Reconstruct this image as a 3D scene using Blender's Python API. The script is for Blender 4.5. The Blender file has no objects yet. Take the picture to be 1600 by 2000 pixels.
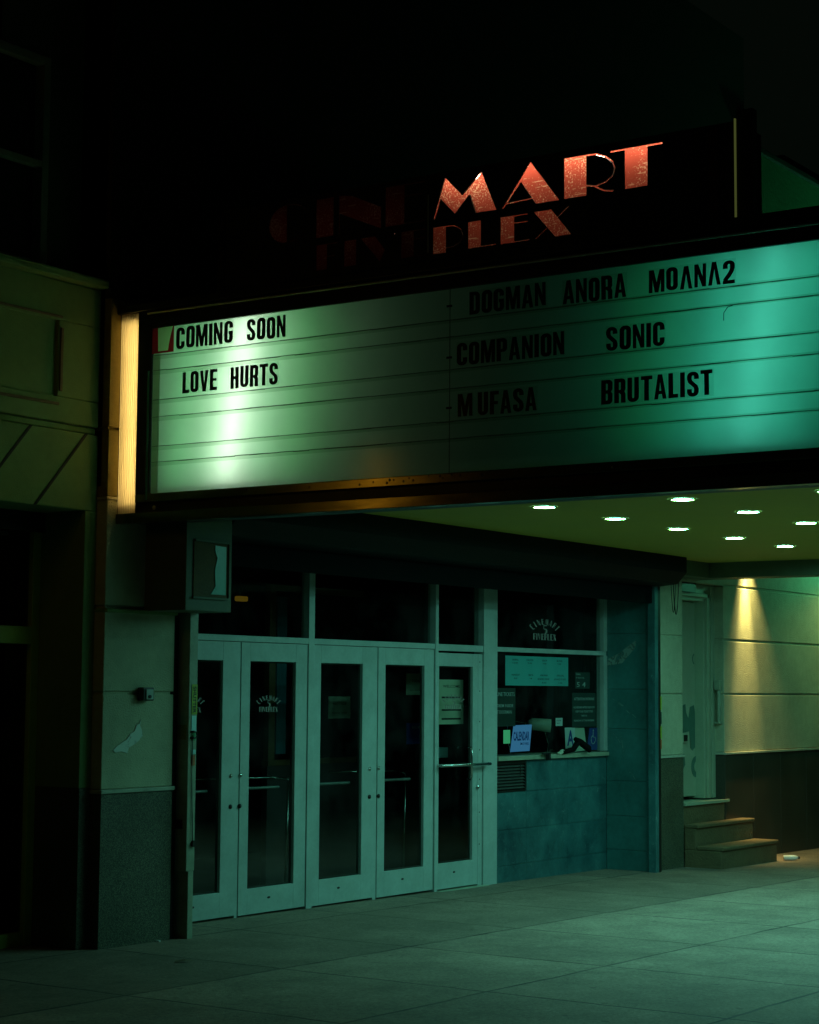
import bpy, bmesh, math, random
from mathutils import Vector, Matrix
random.seed(7)
PI = math.pi
sc = bpy.context.scene
COL = sc.collection
# ---------------------------------------------------------------- camera
AZ, PIT, ROLL, CAMH = .601046, .0947879, .00727, 1.68
fw = Vector((math.cos(AZ)*math.cos(PIT), math.sin(AZ)*math.cos(PIT), math.sin(PIT)))
rt = Vector((math.sin(AZ), -math.cos(AZ), 0)); up = rt.cross(fw)
c_, s_ = math.cos(ROLL), math.sin(ROLL)
rt, up = c_*rt+s_*up, -s_*rt+c_*up
cam = bpy.data.cameras.new('camera'); co = bpy.data.objects.new('camera', cam); COL.objects.link(co)
co.matrix_world = Matrix(((rt.x, up.x, -fw.x, 0), (rt.y, up.y, -fw.y, 0), (rt.z, up.z, -fw.z, CAMH), (0, 0, 0, 1)))
cam.sensor_fit = 'VERTICAL'; cam.sensor_height = 36; cam.lens = 3734.3/2000*36
cam.shift_y = -8.3/2000
cam.clip_start = .05; cam.clip_end = 500
sc.camera = co
# ---------------------------------------------------------------- night sky
w = bpy.data.worlds.new('World'); sc.world = w; w.use_nodes = True
bg = w.node_tree.nodes['Background']; bg.inputs[0].default_value = (.30, .62, .36, 1); bg.inputs[1].default_value = .0034
sc.view_settings.view_transform = 'Standard'; sc.view_settings.look = 'None'
sc.view_settings.exposure = 0; sc.view_settings.gamma = 1
sc.cycles.use_denoising = True
sc.cycles.max_bounces = 8; sc.cycles.transparent_max_bounces = 12
sc.cycles.sample_clamp_indirect = 3
sc.cycles.blur_glossy = .5

# ---------------------------------------------------------------- materials
def nt(name):
    m = bpy.data.materials.new(name); m.use_nodes = True
    return m, m.node_tree, m.node_tree.nodes['Principled BSDF']
def N(t, k, **kw):
    n = t.nodes.new(k)
    for a, b in kw.items():
        if a in n.inputs: n.inputs[a].default_value = b
        else: setattr(n, a, b)
    return n
def mat(name, col, rough=.6, metal=0, spec=.5, var=.25, scale=6, bump=0, bscale=60, col2=None, thr=None, coord='Object', rvar=.12, stretch=(1, 1, 1)):
    """painted / stone / metal surface: two scales of tone variation, fine bump, roughness variation"""
    m, t, b = nt(name); L = t.links.new
    tc = N(t, 'ShaderNodeTexCoord'); mp = N(t, 'ShaderNodeMapping'); mp.inputs['Scale'].default_value = stretch
    L(tc.outputs[coord], mp.inputs[0])
    n1 = N(t, 'ShaderNodeTexNoise', Scale=scale, Detail=6, Roughness=.65); L(mp.outputs[0], n1.inputs['Vector'])
    n2 = N(t, 'ShaderNodeTexNoise', Scale=scale*9, Detail=3); L(mp.outputs[0], n2.inputs['Vector'])
    ad = N(t, 'ShaderNodeMath', operation='ADD'); L(n1.outputs[0], ad.inputs[0])
    ml = N(t, 'ShaderNodeMath', operation='MULTIPLY'); ml.inputs[1].default_value = .35; L(n2.outputs[0], ml.inputs[0]); L(ml.outputs[0], ad.inputs[1])
    cr = N(t, 'ShaderNodeValToRGB'); e = cr.color_ramp.elements
    d = [c*(1-var) for c in col]; l = [min(1, c*(1+var)) for c in col]
    if col2: d = col2
    e[0].position, e[1].position = (.42, .95) if thr is None else (thr-.03, thr+.03)
    e[0].color = (*d, 1); e[1].color = (*l, 1)
    L(ad.outputs[0], cr.inputs[0]); L(cr.outputs[0], b.inputs['Base Color'])
    mr = N(t, 'ShaderNodeMapRange'); mr.inputs[3].default_value = max(.03, rough-rvar); mr.inputs[4].default_value = min(1, rough+rvar)
    L(n1.outputs[0], mr.inputs[0]); L(mr.outputs[0], b.inputs['Roughness'])
    b.inputs['Metallic'].default_value = metal; b.inputs['Specular IOR Level'].default_value = spec
    if bump:
        n3 = N(t, 'ShaderNodeTexNoise', Scale=bscale, Detail=4); L(mp.outputs[0], n3.inputs['Vector'])
        bp = N(t, 'ShaderNodeBump', Strength=bump, Distance=.01); L(n3.outputs[0], bp.inputs['Height']); L(bp.outputs[0], b.inputs['Normal'])
    return m
def emis(name, col, s):
    m = bpy.data.materials.new(name); m.use_nodes = True; t = m.node_tree; t.nodes.clear()
    o = N(t, 'ShaderNodeOutputMaterial'); e = N(t, 'ShaderNodeEmission'); e.inputs[0].default_value = (*col, 1); e.inputs[1].default_value = s
    t.links.new(e.outputs[0], o.inputs[0]); return m
def granite(name, base, speck, rough=.45):
    m, t, b = nt(name); L = t.links.new
    tc = N(t, 'ShaderNodeTexCoord')
    v = N(t, 'ShaderNodeTexNoise', Scale=170, Detail=2); L(tc.outputs['Object'], v.inputs['Vector'])
    n = N(t, 'ShaderNodeTexNoise', Scale=2.2, Detail=5); L(tc.outputs['Object'], n.inputs['Vector'])
    cr = N(t, 'ShaderNodeValToRGB'); e = cr.color_ramp.elements
    e[0].position = .40; e[0].color = (*base, 1); e[1].position = .68; e[1].color = (*speck, 1); L(v.outputs[0], cr.inputs[0])
    mx = N(t, 'ShaderNodeMix', data_type='RGBA', blend_type='MULTIPLY'); mx.inputs[0].default_value = .8
    c2 = N(t, 'ShaderNodeValToRGB'); c2.color_ramp.elements[0].position = .3; c2.color_ramp.elements[0].color = (.55, .55, .5, 1); c2.color_ramp.elements[1].position = .7
    L(n.outputs[0], c2.inputs[0]); L(cr.outputs[0], mx.inputs[6]); L(c2.outputs[0], mx.inputs[7]); L(mx.outputs[2], b.inputs['Base Color'])
    b.inputs['Roughness'].default_value = rough
    return m
def glass(name, tint, refl_rough=.04, haze=0.0):
    """thin pane: transparent with a fresnel reflection and a little dust and haze"""
    m = bpy.data.materials.new(name); m.use_nodes = True; t = m.node_tree; t.nodes.clear(); L = t.links.new
    o = N(t, 'ShaderNodeOutputMaterial'); tr = N(t, 'ShaderNodeBsdfTransparent'); tr.inputs[0].default_value = (*tint, 1)
    g = N(t, 'ShaderNodeBsdfGlossy', Roughness=refl_rough); fr = N(t, 'ShaderNodeFresnel', IOR=1.5)
    ge = N(t, 'ShaderNodeNewGeometry'); mo = N(t, 'ShaderNodeMapRange'); mo.inputs[3].default_value = 1.5; mo.inputs[4].default_value = 1/1.5; L(ge.outputs['Backfacing'], mo.inputs[0]); L(mo.outputs[0], fr.inputs[0])
    mx = N(t, 'ShaderNodeMixShader'); L(fr.outputs[0], mx.inputs[0]); L(tr.outputs[0], mx.inputs[1]); L(g.outputs[0], mx.inputs[2])
    d = N(t, 'ShaderNodeBsdfDiffuse'); d.inputs[0].default_value = (.4, .45, .42, 1)
    nn = N(t, 'ShaderNodeTexNoise', Scale=3, Detail=6); tc = N(t, 'ShaderNodeTexCoord'); L(tc.outputs['Object'], nn.inputs['Vector'])
    mr = N(t, 'ShaderNodeMapRange'); mr.inputs[1].default_value = .45; mr.inputs[2].default_value = .8; mr.inputs[4].default_value = haze; L(nn.outputs[0], mr.inputs[0])
    m2 = N(t, 'ShaderNodeMixShader'); L(mr.outputs[0], m2.inputs[0]); L(mx.outputs[0], m2.inputs[1]); L(d.outputs[0], m2.inputs[2]); L(m2.outputs[0], o.inputs[0])
    return m
def translucent(name, col, gloss=.035, grough=.16, speck=False):
    m = bpy.data.materials.new(name); m.use_nodes = True; t = m.node_tree; t.nodes.clear(); L = t.links.new
    o = N(t, 'ShaderNodeOutputMaterial'); tr = N(t, 'ShaderNodeBsdfTranslucent'); tr.inputs[0].default_value = (*col, 1)
    df = N(t, 'ShaderNodeBsdfDiffuse'); df.inputs[0].default_value = (*[c*.35 for c in col], 1)
    tc = N(t, 'ShaderNodeTexCoord')
    src = None
    if speck:   # red paint flaked off in spots and scratches, bare plastic shows through
        n1 = N(t, 'ShaderNodeTexNoise', Scale=95, Detail=3, Roughness=.6); L(tc.outputs['Object'], n1.inputs['Vector'])
        n2 = N(t, 'ShaderNodeTexNoise', Scale=5, Detail=2); L(tc.outputs['Object'], n2.inputs['Vector'])
        ad = N(t, 'ShaderNodeMath', operation='MULTIPLY_ADD'); ad.inputs[1].default_value = .45; L(n2.outputs[0], ad.inputs[0]); L(n1.outputs[0], ad.inputs[2])
        mp = N(t, 'ShaderNodeMapping'); mp.inputs['Rotation'].default_value = (.9, 0, 0); mp.inputs['Scale'].default_value = (1, 9, 70); L(tc.outputs['Object'], mp.inputs[0])
        n3 = N(t, 'ShaderNodeTexNoise', Scale=1.0, Detail=2); L(mp.outputs[0], n3.inputs['Vector'])
        g3 = N(t, 'ShaderNodeMapRange'); g3.inputs[1].default_value = .66; g3.inputs[2].default_value = .69; g3.inputs[4].default_value = .8; L(n3.outputs[0], g3.inputs[0])
        g1 = N(t, 'ShaderNodeMapRange'); g1.inputs[1].default_value = .77; g1.inputs[2].default_value = .90; L(ad.outputs[0], g1.inputs[0])
        mxx = N(t, 'ShaderNodeMath', operation='MAXIMUM'); L(g3.outputs[0], mxx.inputs[0]); L(g1.outputs[0], mxx.inputs[1])
        mc = N(t, 'ShaderNodeMix', data_type='RGBA'); mc.inputs[6].default_value = (*col, 1); mc.inputs[7].default_value = (.85, .72, .45, 1)
        L(mxx.outputs[0], mc.inputs[0]); L(mc.outputs[2], tr.inputs[0])
    else:       # weathered acrylic: soft stains
        n1 = N(t, 'ShaderNodeTexNoise', Scale=2.5, Detail=7, Roughness=.6); L(tc.outputs['Object'], n1.inputs['Vector'])
        cr = N(t, 'ShaderNodeValToRGB'); e = cr.color_ramp.elements
        e[0].position = .3; e[1].position = .7; e[0].color = (*[c*.86 for c in col], 1); e[1].color = (*col, 1)
        L(n1.outputs[0], cr.inputs[0]); L(cr.outputs[0], tr.inputs[0])
    mx = N(t, 'ShaderNodeMixShader'); mx.inputs[0].default_value = .12; L(tr.outputs[0], mx.inputs[1]); L(df.outputs[0], mx.inputs[2])
    g = N(t, 'ShaderNodeBsdfGlossy', Roughness=grough); m2 = N(t, 'ShaderNodeMixShader'); m2.inputs[0].default_value = gloss
    L(mx.outputs[0], m2.inputs[1]); L(g.outputs[0], m2.inputs[2]); L(m2.outputs[0], o.inputs[0])
    return m

M = {}
M['stucco'] = mat('cream_stucco', (.43, .42, .29), .85, var=.24, scale=1.6, bump=.7, bscale=90)
M['stucco_dark'] = mat('olive_stucco', (.17, .27, .10), .88, var=.18, scale=2, bump=.35, bscale=120)
M['upper'] = mat('unlit_upper_wall', (.035, .035, .032), .9, var=.3, bump=.4, bscale=60)  # lack of light on the upper walls put into a near-black colour
M['granite'] = granite('dark_granite', (.024, .028, .020), (.22, .21, .14))
M['granite_brown'] = granite('brown_granite', (.035, .030, .024), (.10, .085, .06))
M['groove'] = mat('joint_shadow_mortar', (.03, .03, .025), .95)
M['ledge'] = mat('ledge_stone', (.40, .41, .32), .7, bump=.2)
M['black'] = mat('black_paint', (.012, .012, .012), .45, var=.3)
M['matte'] = mat('matte_black', (.006, .007, .007), .9, spec=.05)
M['black_metal'] = mat('worn_black_metal', (.022, .020, .018), .4, var=.5, metal=.3, bump=.1, scale=9)
M['trim'] = mat('brushed_trim_metal', (.20, .17, .12), .2, metal=.9, var=.3, bump=.12, bscale=22, stretch=(1, .25, 1))
M['rail'] = mat('bright_rail_metal', (.62, .64, .56), .4, metal=.2, var=.2)
M['door'] = mat('aluminium_door_paint', (.37, .44, .41), .42, var=.16, scale=5, rvar=.1, bump=.06)
M['door_seal'] = mat('door_gap_rubber', (.02, .025, .02), .8)
M['steel'] = mat('polished_steel', (.55, .57, .55), .22, metal=1, var=.1)
M['dull_steel'] = mat('dull_steel', (.22, .24, .23), .45, metal=.5)
M['jamb'] = mat('painted_jamb_steel', (.30, .33, .24), .5, var=.22, scale=9, bump=.15, bscale=30)
M['roller'] = mat('scratched_roller_hood', (.05, .06, .055), .6, spec=.15, col2=(.006, .008, .008), thr=.93, var=.3, scale=10, stretch=(9, 9, .5), bump=.2)
M['soffit'] = mat('soffit_paint', (.50, .40, .06), .7, var=.08, scale=2)
M['glass'] = glass('door_glass', (.66, .72, .68), haze=.035)  # haze raised to lift the black panes like faint interior light
M['glass2'] = glass('booth_glass', (.70, .78, .76), haze=.05)
M['lobby'] = mat('lobby_wall_paint', (.08, .06, .06), .8, var=.25)
M['lobby_floor'] = mat('lobby_tile', (.045, .055, .03), .5, var=.3, scale=4)
M['wood'] = mat('brown_wood', (.20, .11, .05), .5, var=.25, scale=12)
M['paper'] = mat('paper', (.62, .66, .50), .8, var=.06)
M['paper_w'] = mat('white_paper', (.75, .78, .76), .7, var=.04)
M['ink'] = mat('dark_ink', (.02, .025, .025), .7, var=.05)
M['white_ink'] = mat('white_vinyl', (.62, .62, .60), .6, var=.05)
M['decal'] = mat('pale_decal_vinyl', (.25, .22, .20), .6, var=.05)
M['dark_card'] = mat('dark_poster_card', (.035, .055, .045), .5, var=.1)
M['blue'] = mat('blue_card', (.02, .05, .30), .45, var=.08)
M['board'] = mat('price_board_film', (.14, .62, .62), .5, var=.03)
M['letter'] = mat('black_plastic_letter', (.008, .009, .010), .35, var=.4, scale=20)
M['chip'] = mat('letter_card_plastic', (.3, .33, .3), .3)

M['lens'] = emis('downlight_lens', (.23, 1.0, .82), 123)
M['warm'] = None
M['marble'] = None
M['step'] = mat('brownstone_step', (.15, .095, .045), .8, var=.25, scale=5, bump=.9, bscale=45)
M['door_old'] = mat('peeling_door_paint', (.34, .38, .27), .6, var=.1, scale=5, bump=.2)
M['patch'] = mat('bare_teal_undercoat', (.07, .16, .12), .6, var=.2)
M['yellow_st'] = mat('yellow_sticker', (.34, .38, .02), .5, var=.3, scale=25)
M['teal_st'] = mat('pale_blue_sticker', (.45, .75, .75), .4, var=.05)
M['green_st'] = mat('green_sticker', (.03, .28, .10), .5, var=.1)
M['orange_st'] = mat('orange_sticker', (.50, .12, .04), .5, var=.3, scale=60)
M['brown_st'] = mat('ochre_sticker', (.26, .20, .04), .6, var=.4, scale=50)
M['asphalt'] = mat('asphalt', (.045, .045, .045), .85, var=.3, bump=.5, bscale=150)
M['cable'] = mat('cable_rubber', (.012, .012, .012), .5)
def ragged(name, col, thr, sc_=9):
    m = bpy.data.materials.new(name); m.use_nodes = True; t = m.node_tree; L = t.links.new; b = t.nodes['Principled BSDF']; o = t.nodes['Material Output']
    b.inputs['Base Color'].default_value = (*col, 1); b.inputs['Roughness'].default_value = .8
    tc = N(t, 'ShaderNodeTexCoord'); n = N(t, 'ShaderNodeTexNoise', Scale=sc_, Detail=8, Roughness=.7, Distortion=1); L(tc.outputs['Object'], n.inputs[0])
    mr = N(t, 'ShaderNodeMapRange'); mr.inputs[1].default_value = thr-.05; mr.inputs[2].default_value = thr+.07; L(n.outputs[0], mr.inputs[0])
    tr = N(t, 'ShaderNodeBsdfTransparent'); mx = N(t, 'ShaderNodeMixShader'); L(mr.outputs[0], mx.inputs[0]); L(tr.outputs[0], mx.inputs[1]); L(b.outputs[0], mx.inputs[2]); L(mx.outputs[0], o.inputs[0]); return m
M['plaster_white'] = ragged('white_plaster_smear', (.62, .66, .60), .36, 14)
M['scrape'] = ragged('pale_scrape', (.22, .32, .29), .46, 13)
M['box_face'] = mat('housing_paint', (.10, .12, .07), .6, var=.2, scale=7, bump=.1)
M['box_panel'] = mat('housing_window_teal', (.10, .40, .32), .3, var=.15)
M['louvre'] = mat('louvre_metal', (.07, .08, .07), .5, metal=.3)
M['rust'] = mat('rust_paint', (.14, .09, .045), .8, var=.3, scale=12, bump=.3)
M['tube_w'] = emis('fluorescent_white_green', (.76, 1.0, .88), 15)
M['tube_s'] = emis('fluorescent_pale_green', (.15, 1.0, .36), 2.5)
M['tube_u'] = emis('fluorescent_dim_teal', (.045, 1.0, .72), 1.8)
M['tube_v'] = emis('fluorescent_faint_teal', (.02, 1.0, .40), .55)
M['tube_h'] = emis('fluorescent_last_glow', (.02, 1.0, .12), .22)
M['tube_g'] = emis('fluorescent_green', (.03, 1.0, .18), 1.1)
M['tube_t'] = emis('fluorescent_teal', (.11, 1.0, .84), 4.2)
M['tube_r'] = emis('sign_tube', (1.0, .68, .50), 22)
M['amber'] = emis('amber_lamp_glass', (1.0, .50, .03), 9)
M['spot_lens'] = emis('spot_lens', (1.0, .82, .42), 8)
M['panel'] = translucent('marquee_acrylic', (.84, .86, .70))
M['red_card'] = translucent('red_card', (.55, .02, .03))
M['card_pale'] = translucent('pale_card', (.75, .85, .5))
M['sign_red'] = translucent('red_sign_plastic', (.50, .105, .065), speck=True, gloss=.03)
M['inner'] = mat('lightbox_lining', (.025, .03, .02), .9)

# warm ribbed light cover: translucent ribs, so it glows evenly with real lamp tubes behind it
M['ribbed'] = translucent('ribbed_cover', (.95, .86, .60), gloss=.04)
M['tube_y'] = emis('warm_tube', (1.0, .70, .25), 10)
# blue-green marbled cladding
m, t, b = nt('veined_green_marble'); L = t.links.new
tc = N(t, 'ShaderNodeTexCoord'); n1 = N(t, 'ShaderNodeTexNoise', Scale=2.2, Detail=9, Roughness=.75, Distortion=.3); L(tc.outputs['Object'], n1.inputs[0])
n2 = N(t, 'ShaderNodeTexNoise', Scale=14, Detail=9, Roughness=.85, Distortion=.6); L(tc.outputs['Object'], n2.inputs[0])
cr = N(t, 'ShaderNodeValToRGB'); e = cr.color_ramp.elements; e[0].position = .35; e[0].color = (.012, .060, .072, 1); e[1].position = .64; e[1].color = (.055, .18, .185, 1); L(n1.outputs[0], cr.inputs[0])
mr = N(t, 'ShaderNodeMapRange'); mr.inputs[1].default_value = .56; mr.inputs[2].default_value = .72; mr.inputs[4].default_value=.75; L(n2.outputs[0], mr.inputs[0])
mx = N(t, 'ShaderNodeMix', data_type='RGBA'); mx.inputs[7].default_value = (.28, .42, .40, 1); L(mr.outputs[0], mx.inputs[0]); L(cr.outputs[0], mx.inputs[6]); L(mx.outputs[2], b.inputs['Base Color'])
b.inputs['Roughness'].default_value = .35; M['marble'] = m
# concrete pavement: slabs 1.365 x 1.45 m with wandering joints, slab tone, gum spots, stains
m, t, b = nt('concrete_slabs'); L = t.links.new
tc = N(t, 'ShaderNodeTexCoord')
nw = N(t, 'ShaderNodeTexNoise', Scale=2.5, Detail=5); L(tc.outputs['Object'], nw.inputs[0])
vs = N(t, 'ShaderNodeVectorMath', operation='SUBTRACT'); vs.inputs[1].default_value = (.5, .5, .5); L(nw.outputs['Color'], vs.inputs[0])
vm = N(t, 'ShaderNodeVectorMath', operation='SCALE'); vm.inputs['Scale'].default_value = .05; L(vs.outputs[0], vm.inputs[0])
va = N(t, 'ShaderNodeVectorMath', operation='ADD'); L(tc.outputs['Object'], va.inputs[0]); L(vm.outputs[0], va.inputs[1])
sp = N(t, 'ShaderNodeSeparateXYZ'); L(va.outputs[0], sp.inputs[0])
def joint(out, off, pitch):
    a = N(t, 'ShaderNodeMath', operation='SUBTRACT'); a.inputs[1].default_value = off; L(out, a.inputs[0])
    d = N(t, 'ShaderNodeMath', operation='DIVIDE'); d.inputs[1].default_value = pitch; L(a.outputs[0], d.inputs[0])
    f = N(t, 'ShaderNodeMath', operation='FLOOR'); L(d.outputs[0], f.inputs[0])
    r = N(t, 'ShaderNodeMath', operation='ROUND'); L(d.outputs[0], r.inputs[0])
    s = N(t, 'ShaderNodeMath', operation='SUBTRACT'); L(d.outputs[0], s.inputs[0]); L(r.outputs[0], s.inputs[1])
    ab = N(t, 'ShaderNodeMath', operation='ABSOLUTE'); L(s.outputs[0], ab.inputs[0])
    mm = N(t, 'ShaderNodeMath', operation='MULTIPLY'); mm.inputs[1].default_value = pitch; L(ab.outputs[0], mm.inputs[0])
    return mm.outputs[0], f.outputs[0]
jx, fx = joint(sp.outputs[0], 7.87, 1.365); jy, fy = joint(sp.outputs[1], 5.78, 1.46)
mn = N(t, 'ShaderNodeMath', operation='MINIMUM'); L(jx, mn.inputs[0]); L(jy, mn.inputs[1])
jl = N(t, 'ShaderNodeMapRange'); jl.inputs[1].default_value = .005; jl.inputs[2].default_value = .018; L(mn.outputs[0], jl.inputs[0])
cx = N(t, 'ShaderNodeCombineXYZ'); L(fx, cx.inputs[0]); L(fy, cx.inputs[1])
wn = N(t, 'ShaderNodeTexWhiteNoise', noise_dimensions='2D'); L(cx.outputs[0], wn.inputs['Vector'])
n1 = N(t, 'ShaderNodeTexNoise', Scale=1.1, Detail=9, Roughness=.7); L(tc.outputs['Object'], n1.inputs[0])
n2 = N(t, 'ShaderNodeTexNoise', Scale=42, Detail=5, Roughness=.8); L(tc.outputs['Object'], n2.inputs[0])
n4 = N(t, 'ShaderNodeTexVoronoi', Scale=3.3); L(tc.outputs['Object'], n4.inputs['Vector'])
a1 = N(t, 'ShaderNodeMapRange'); a1.inputs[1].default_value = .3; a1.inputs[2].default_value = .7; a1.inputs[3].default_value = .64; a1.inputs[4].default_value = 1.04; L(n1.outputs[0], a1.inputs[0])
a2 = N(t, 'ShaderNodeMapRange'); a2.inputs[3].default_value = .86; a2.inputs[4].default_value = 1.10; L(wn.outputs[0], a2.inputs[0])
a3 = N(t, 'ShaderNodeMapRange'); a3.inputs[1].default_value = .35; a3.inputs[2].default_value = .7; a3.inputs[3].default_value = .62; a3.inputs[4].default_value = 1.28; L(n2.outputs[0], a3.inputs[0])
a4 = N(t, 'ShaderNodeMapRange'); a4.inputs[1].default_value = .055; a4.inputs[2].default_value = .085; a4.inputs[3].default_value = .55; a4.inputs[4].default_value = 1; L(n4.outputs['Distance'], a4.inputs[0])
a5 = N(t, 'ShaderNodeMapRange'); a5.inputs[3].default_value = .22; a5.inputs[4].default_value = 1; L(jl.outputs[0], a5.inputs[0])
q = a1.outputs[0]
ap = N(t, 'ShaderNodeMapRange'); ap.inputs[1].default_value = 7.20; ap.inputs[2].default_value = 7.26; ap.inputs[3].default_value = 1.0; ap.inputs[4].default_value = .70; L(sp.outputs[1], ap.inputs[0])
jn = N(t, 'ShaderNodeTexNoise', Scale=1.7, Detail=4); L(tc.outputs['Object'], jn.inputs[0])
jr = N(t, 'ShaderNodeMapRange'); jr.inputs[1].default_value = .35; jr.inputs[2].default_value = .62; jr.inputs[3].default_value = .04; jr.inputs[4].default_value = .50; L(jn.outputs[0], jr.inputs[0]); L(jr.outputs[0], a5.inputs[3])
cv = N(t, 'ShaderNodeTexVoronoi', Scale=.42, feature='DISTANCE_TO_EDGE'); cw = N(t, 'ShaderNodeVectorMath', operation='SCALE'); cw.inputs['Scale'].default_value = .55; L(vs.outputs[0], cw.inputs[0])
ca = N(t, 'ShaderNodeVectorMath', operation='ADD'); L(tc.outputs['Object'], ca.inputs[0]); L(cw.outputs[0], ca.inputs[1]); L(ca.outputs[0], cv.inputs['Vector'])
a6 = N(t, 'ShaderNodeMapRange'); a6.inputs[1].default_value = .0008; a6.inputs[2].default_value = .0028; a6.inputs[3].default_value = .86; L(cv.outputs['Distance'], a6.inputs[0])
sn = N(t, 'ShaderNodeTexNoise', Scale=1.4, Detail=9, Roughness=.8, Distortion=.2); L(tc.outputs['Object'], sn.inputs[0])
a7 = N(t, 'ShaderNodeMapRange'); a7.inputs[1].default_value = .40; a7.inputs[2].default_value = .60; a7.inputs[3].default_value = .70; a7.inputs[4].default_value = 1.06; L(sn.outputs[0], a7.inputs[0])
fv = N(t, 'ShaderNodeTexVoronoi', Scale=11); L(ca.outputs[0], fv.inputs['Vector'])
f1 = N(t, 'ShaderNodeMapRange'); f1.inputs[1].default_value = .10; f1.inputs[2].default_value = .16; f1.inputs[3].default_value = 1; f1.inputs[4].default_value = 0; L(fv.outputs['Distance'], f1.inputs[0])
f2 = N(t, 'ShaderNodeMapRange'); f2.inputs[1].default_value = .60; f2.inputs[2].default_value = .66; L(n1.outputs[0], f2.inputs[0])
f3 = N(t, 'ShaderNodeMath', operation='MULTIPLY'); L(f1.outputs[0], f3.inputs[0]); L(f2.outputs[0], f3.inputs[1])
a8 = N(t, 'ShaderNodeMapRange'); a8.inputs[3].default_value = 1; a8.inputs[4].default_value = 1.7; L(f3.outputs[0], a8.inputs[0])
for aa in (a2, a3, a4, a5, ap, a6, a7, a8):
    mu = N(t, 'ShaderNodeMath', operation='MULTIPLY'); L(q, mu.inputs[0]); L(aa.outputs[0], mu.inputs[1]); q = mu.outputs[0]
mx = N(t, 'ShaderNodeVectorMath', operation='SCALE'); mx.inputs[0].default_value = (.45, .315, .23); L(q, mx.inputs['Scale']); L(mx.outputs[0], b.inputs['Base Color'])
b.inputs['Roughness'].default_value = .75
bp = N(t, 'ShaderNodeBump', Strength=.5, Distance=.012); L(q, bp.inputs['Height']); L(bp.outputs[0], b.inputs['Normal'])
M['concrete'] = m

# ---------------------------------------------------------------- mesh helpers
class MB:
    def __init__(s): s.v = []; s.f = []
    def add(s, vs, fs):
        o = len(s.v); s.v += [tuple(v) for v in vs]; s.f += [tuple(i+o for i in f) for f in fs]; return s
    def box(s, x0, x1, y0, y1, z0, z1):
        return s.add([(x, y, z) for x in (x0, x1) for y in (y0, y1) for z in (z0, z1)],
                     [(0, 1, 3, 2), (4, 6, 7, 5), (0, 4, 5, 1), (2, 3, 7, 6), (0, 2, 6, 4), (1, 5, 7, 3)])
    def prism(s, pts, ax, a0, a1):
        """pts 2D polygon; ax 'x': (y,z), 'y': (x,z), 'z': (x,y)"""
        def P(p, a): return {'x': (a, p[0], p[1]), 'y': (p[0], a, p[1]), 'z': (p[0], p[1], a)}[ax]
        n = len(pts)
        return s.add([P(p, a0) for p in pts]+[P(p, a1) for p in pts],
                     [tuple(range(n))[::-1], tuple(range(n, 2*n))]+[(i, (i+1) % n, n+(i+1) % n, n+i) for i in range(n)])
    def quad(s, *p): return s.add(p, [tuple(range(len(p)))])
    def tube(s, pts, r, n=10, cap=True):
        pts = [Vector(p) for p in pts]; rings = []
        for i, p in enumerate(pts):
            d = (pts[min(i+1, len(pts)-1)]-pts[max(i-1, 0)]).normalized()
            a = d.cross(Vector((0, 0, 1)) if abs(d.z) < .9 else Vector((1, 0, 0))).normalized(); b = d.cross(a)
            rr = r[i] if isinstance(r, (list, tuple)) else r
            rings.append([p+a*math.cos(2*PI*k/n)*rr+b*math.sin(2*PI*k/n)*rr for k in range(n)])
        vs = [v for g in rings for v in g]; fs = []
        for i in range(len(pts)-1):
            for k in range(n): fs.append((i*n+k, i*n+(k+1) % n, (i+1)*n+(k+1) % n, (i+1)*n+k))
        if cap: fs += [tuple(range(n))[::-1], tuple(range((len(pts)-1)*n, len(pts)*n))]
        return s.add(vs, fs)
    def ball(s, c, r, n=10, sq=(1, 1, 1)):
        vs = []; fs = []; h = n//2+1
        for i in range(h+1):
            a = PI*i/h
            for k in range(n): vs.append((c[0]+r*sq[0]*math.sin(a)*math.cos(2*PI*k/n), c[1]+r*sq[1]*math.sin(a)*math.sin(2*PI*k/n), c[2]+r*sq[2]*math.cos(a)))
        for i in range(h):
            for k in range(n): fs.append((i*n+k, i*n+(k+1) % n, (i+1)*n+(k+1) % n, (i+1)*n+k))
        return s.add(vs, fs)
def wpos(o):
    p = Vector((0, 0, 0))
    while o: p = p+o.location; o = o.parent
    return p
def link(name, me, mt, parent=None, bevel=0, label=None, smooth=False):
    o = bpy.data.objects.new(name, me); COL.objects.link(o)
    if mt: me.materials.append(mt)
    if parent:
        p = wpos(parent); me.transform(Matrix.Translation(-p)); o.parent = parent
    if bevel:
        md = o.modifiers.new('bevel', 'BEVEL'); md.width = bevel; md.segments = 2; md.limit_method = 'ANGLE'
    if smooth:
        for p in me.polygons: p.use_smooth = True
    if label: o['label'] = label
    return o
def part(name, mb, mt, parent=None, bevel=0, label=None, smooth=False):
    me = bpy.data.meshes.new(name); me.from_pydata(mb.v, [], mb.f)
    bm = bmesh.new(); bm.from_mesh(me); bmesh.ops.recalc_face_normals(bm, faces=bm.faces); bm.to_mesh(me); bm.free()
    return link(name, me, mt, parent, bevel, label, smooth)
def thing(name, label, cat, loc=(0, 0, 0), group=None):
    o = bpy.data.objects.new(name, None); COL.objects.link(o); o.location = loc; o.empty_display_size = .1
    o['label'] = label; o['category'] = cat
    if group: o['group'] = group
    return o
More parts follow.
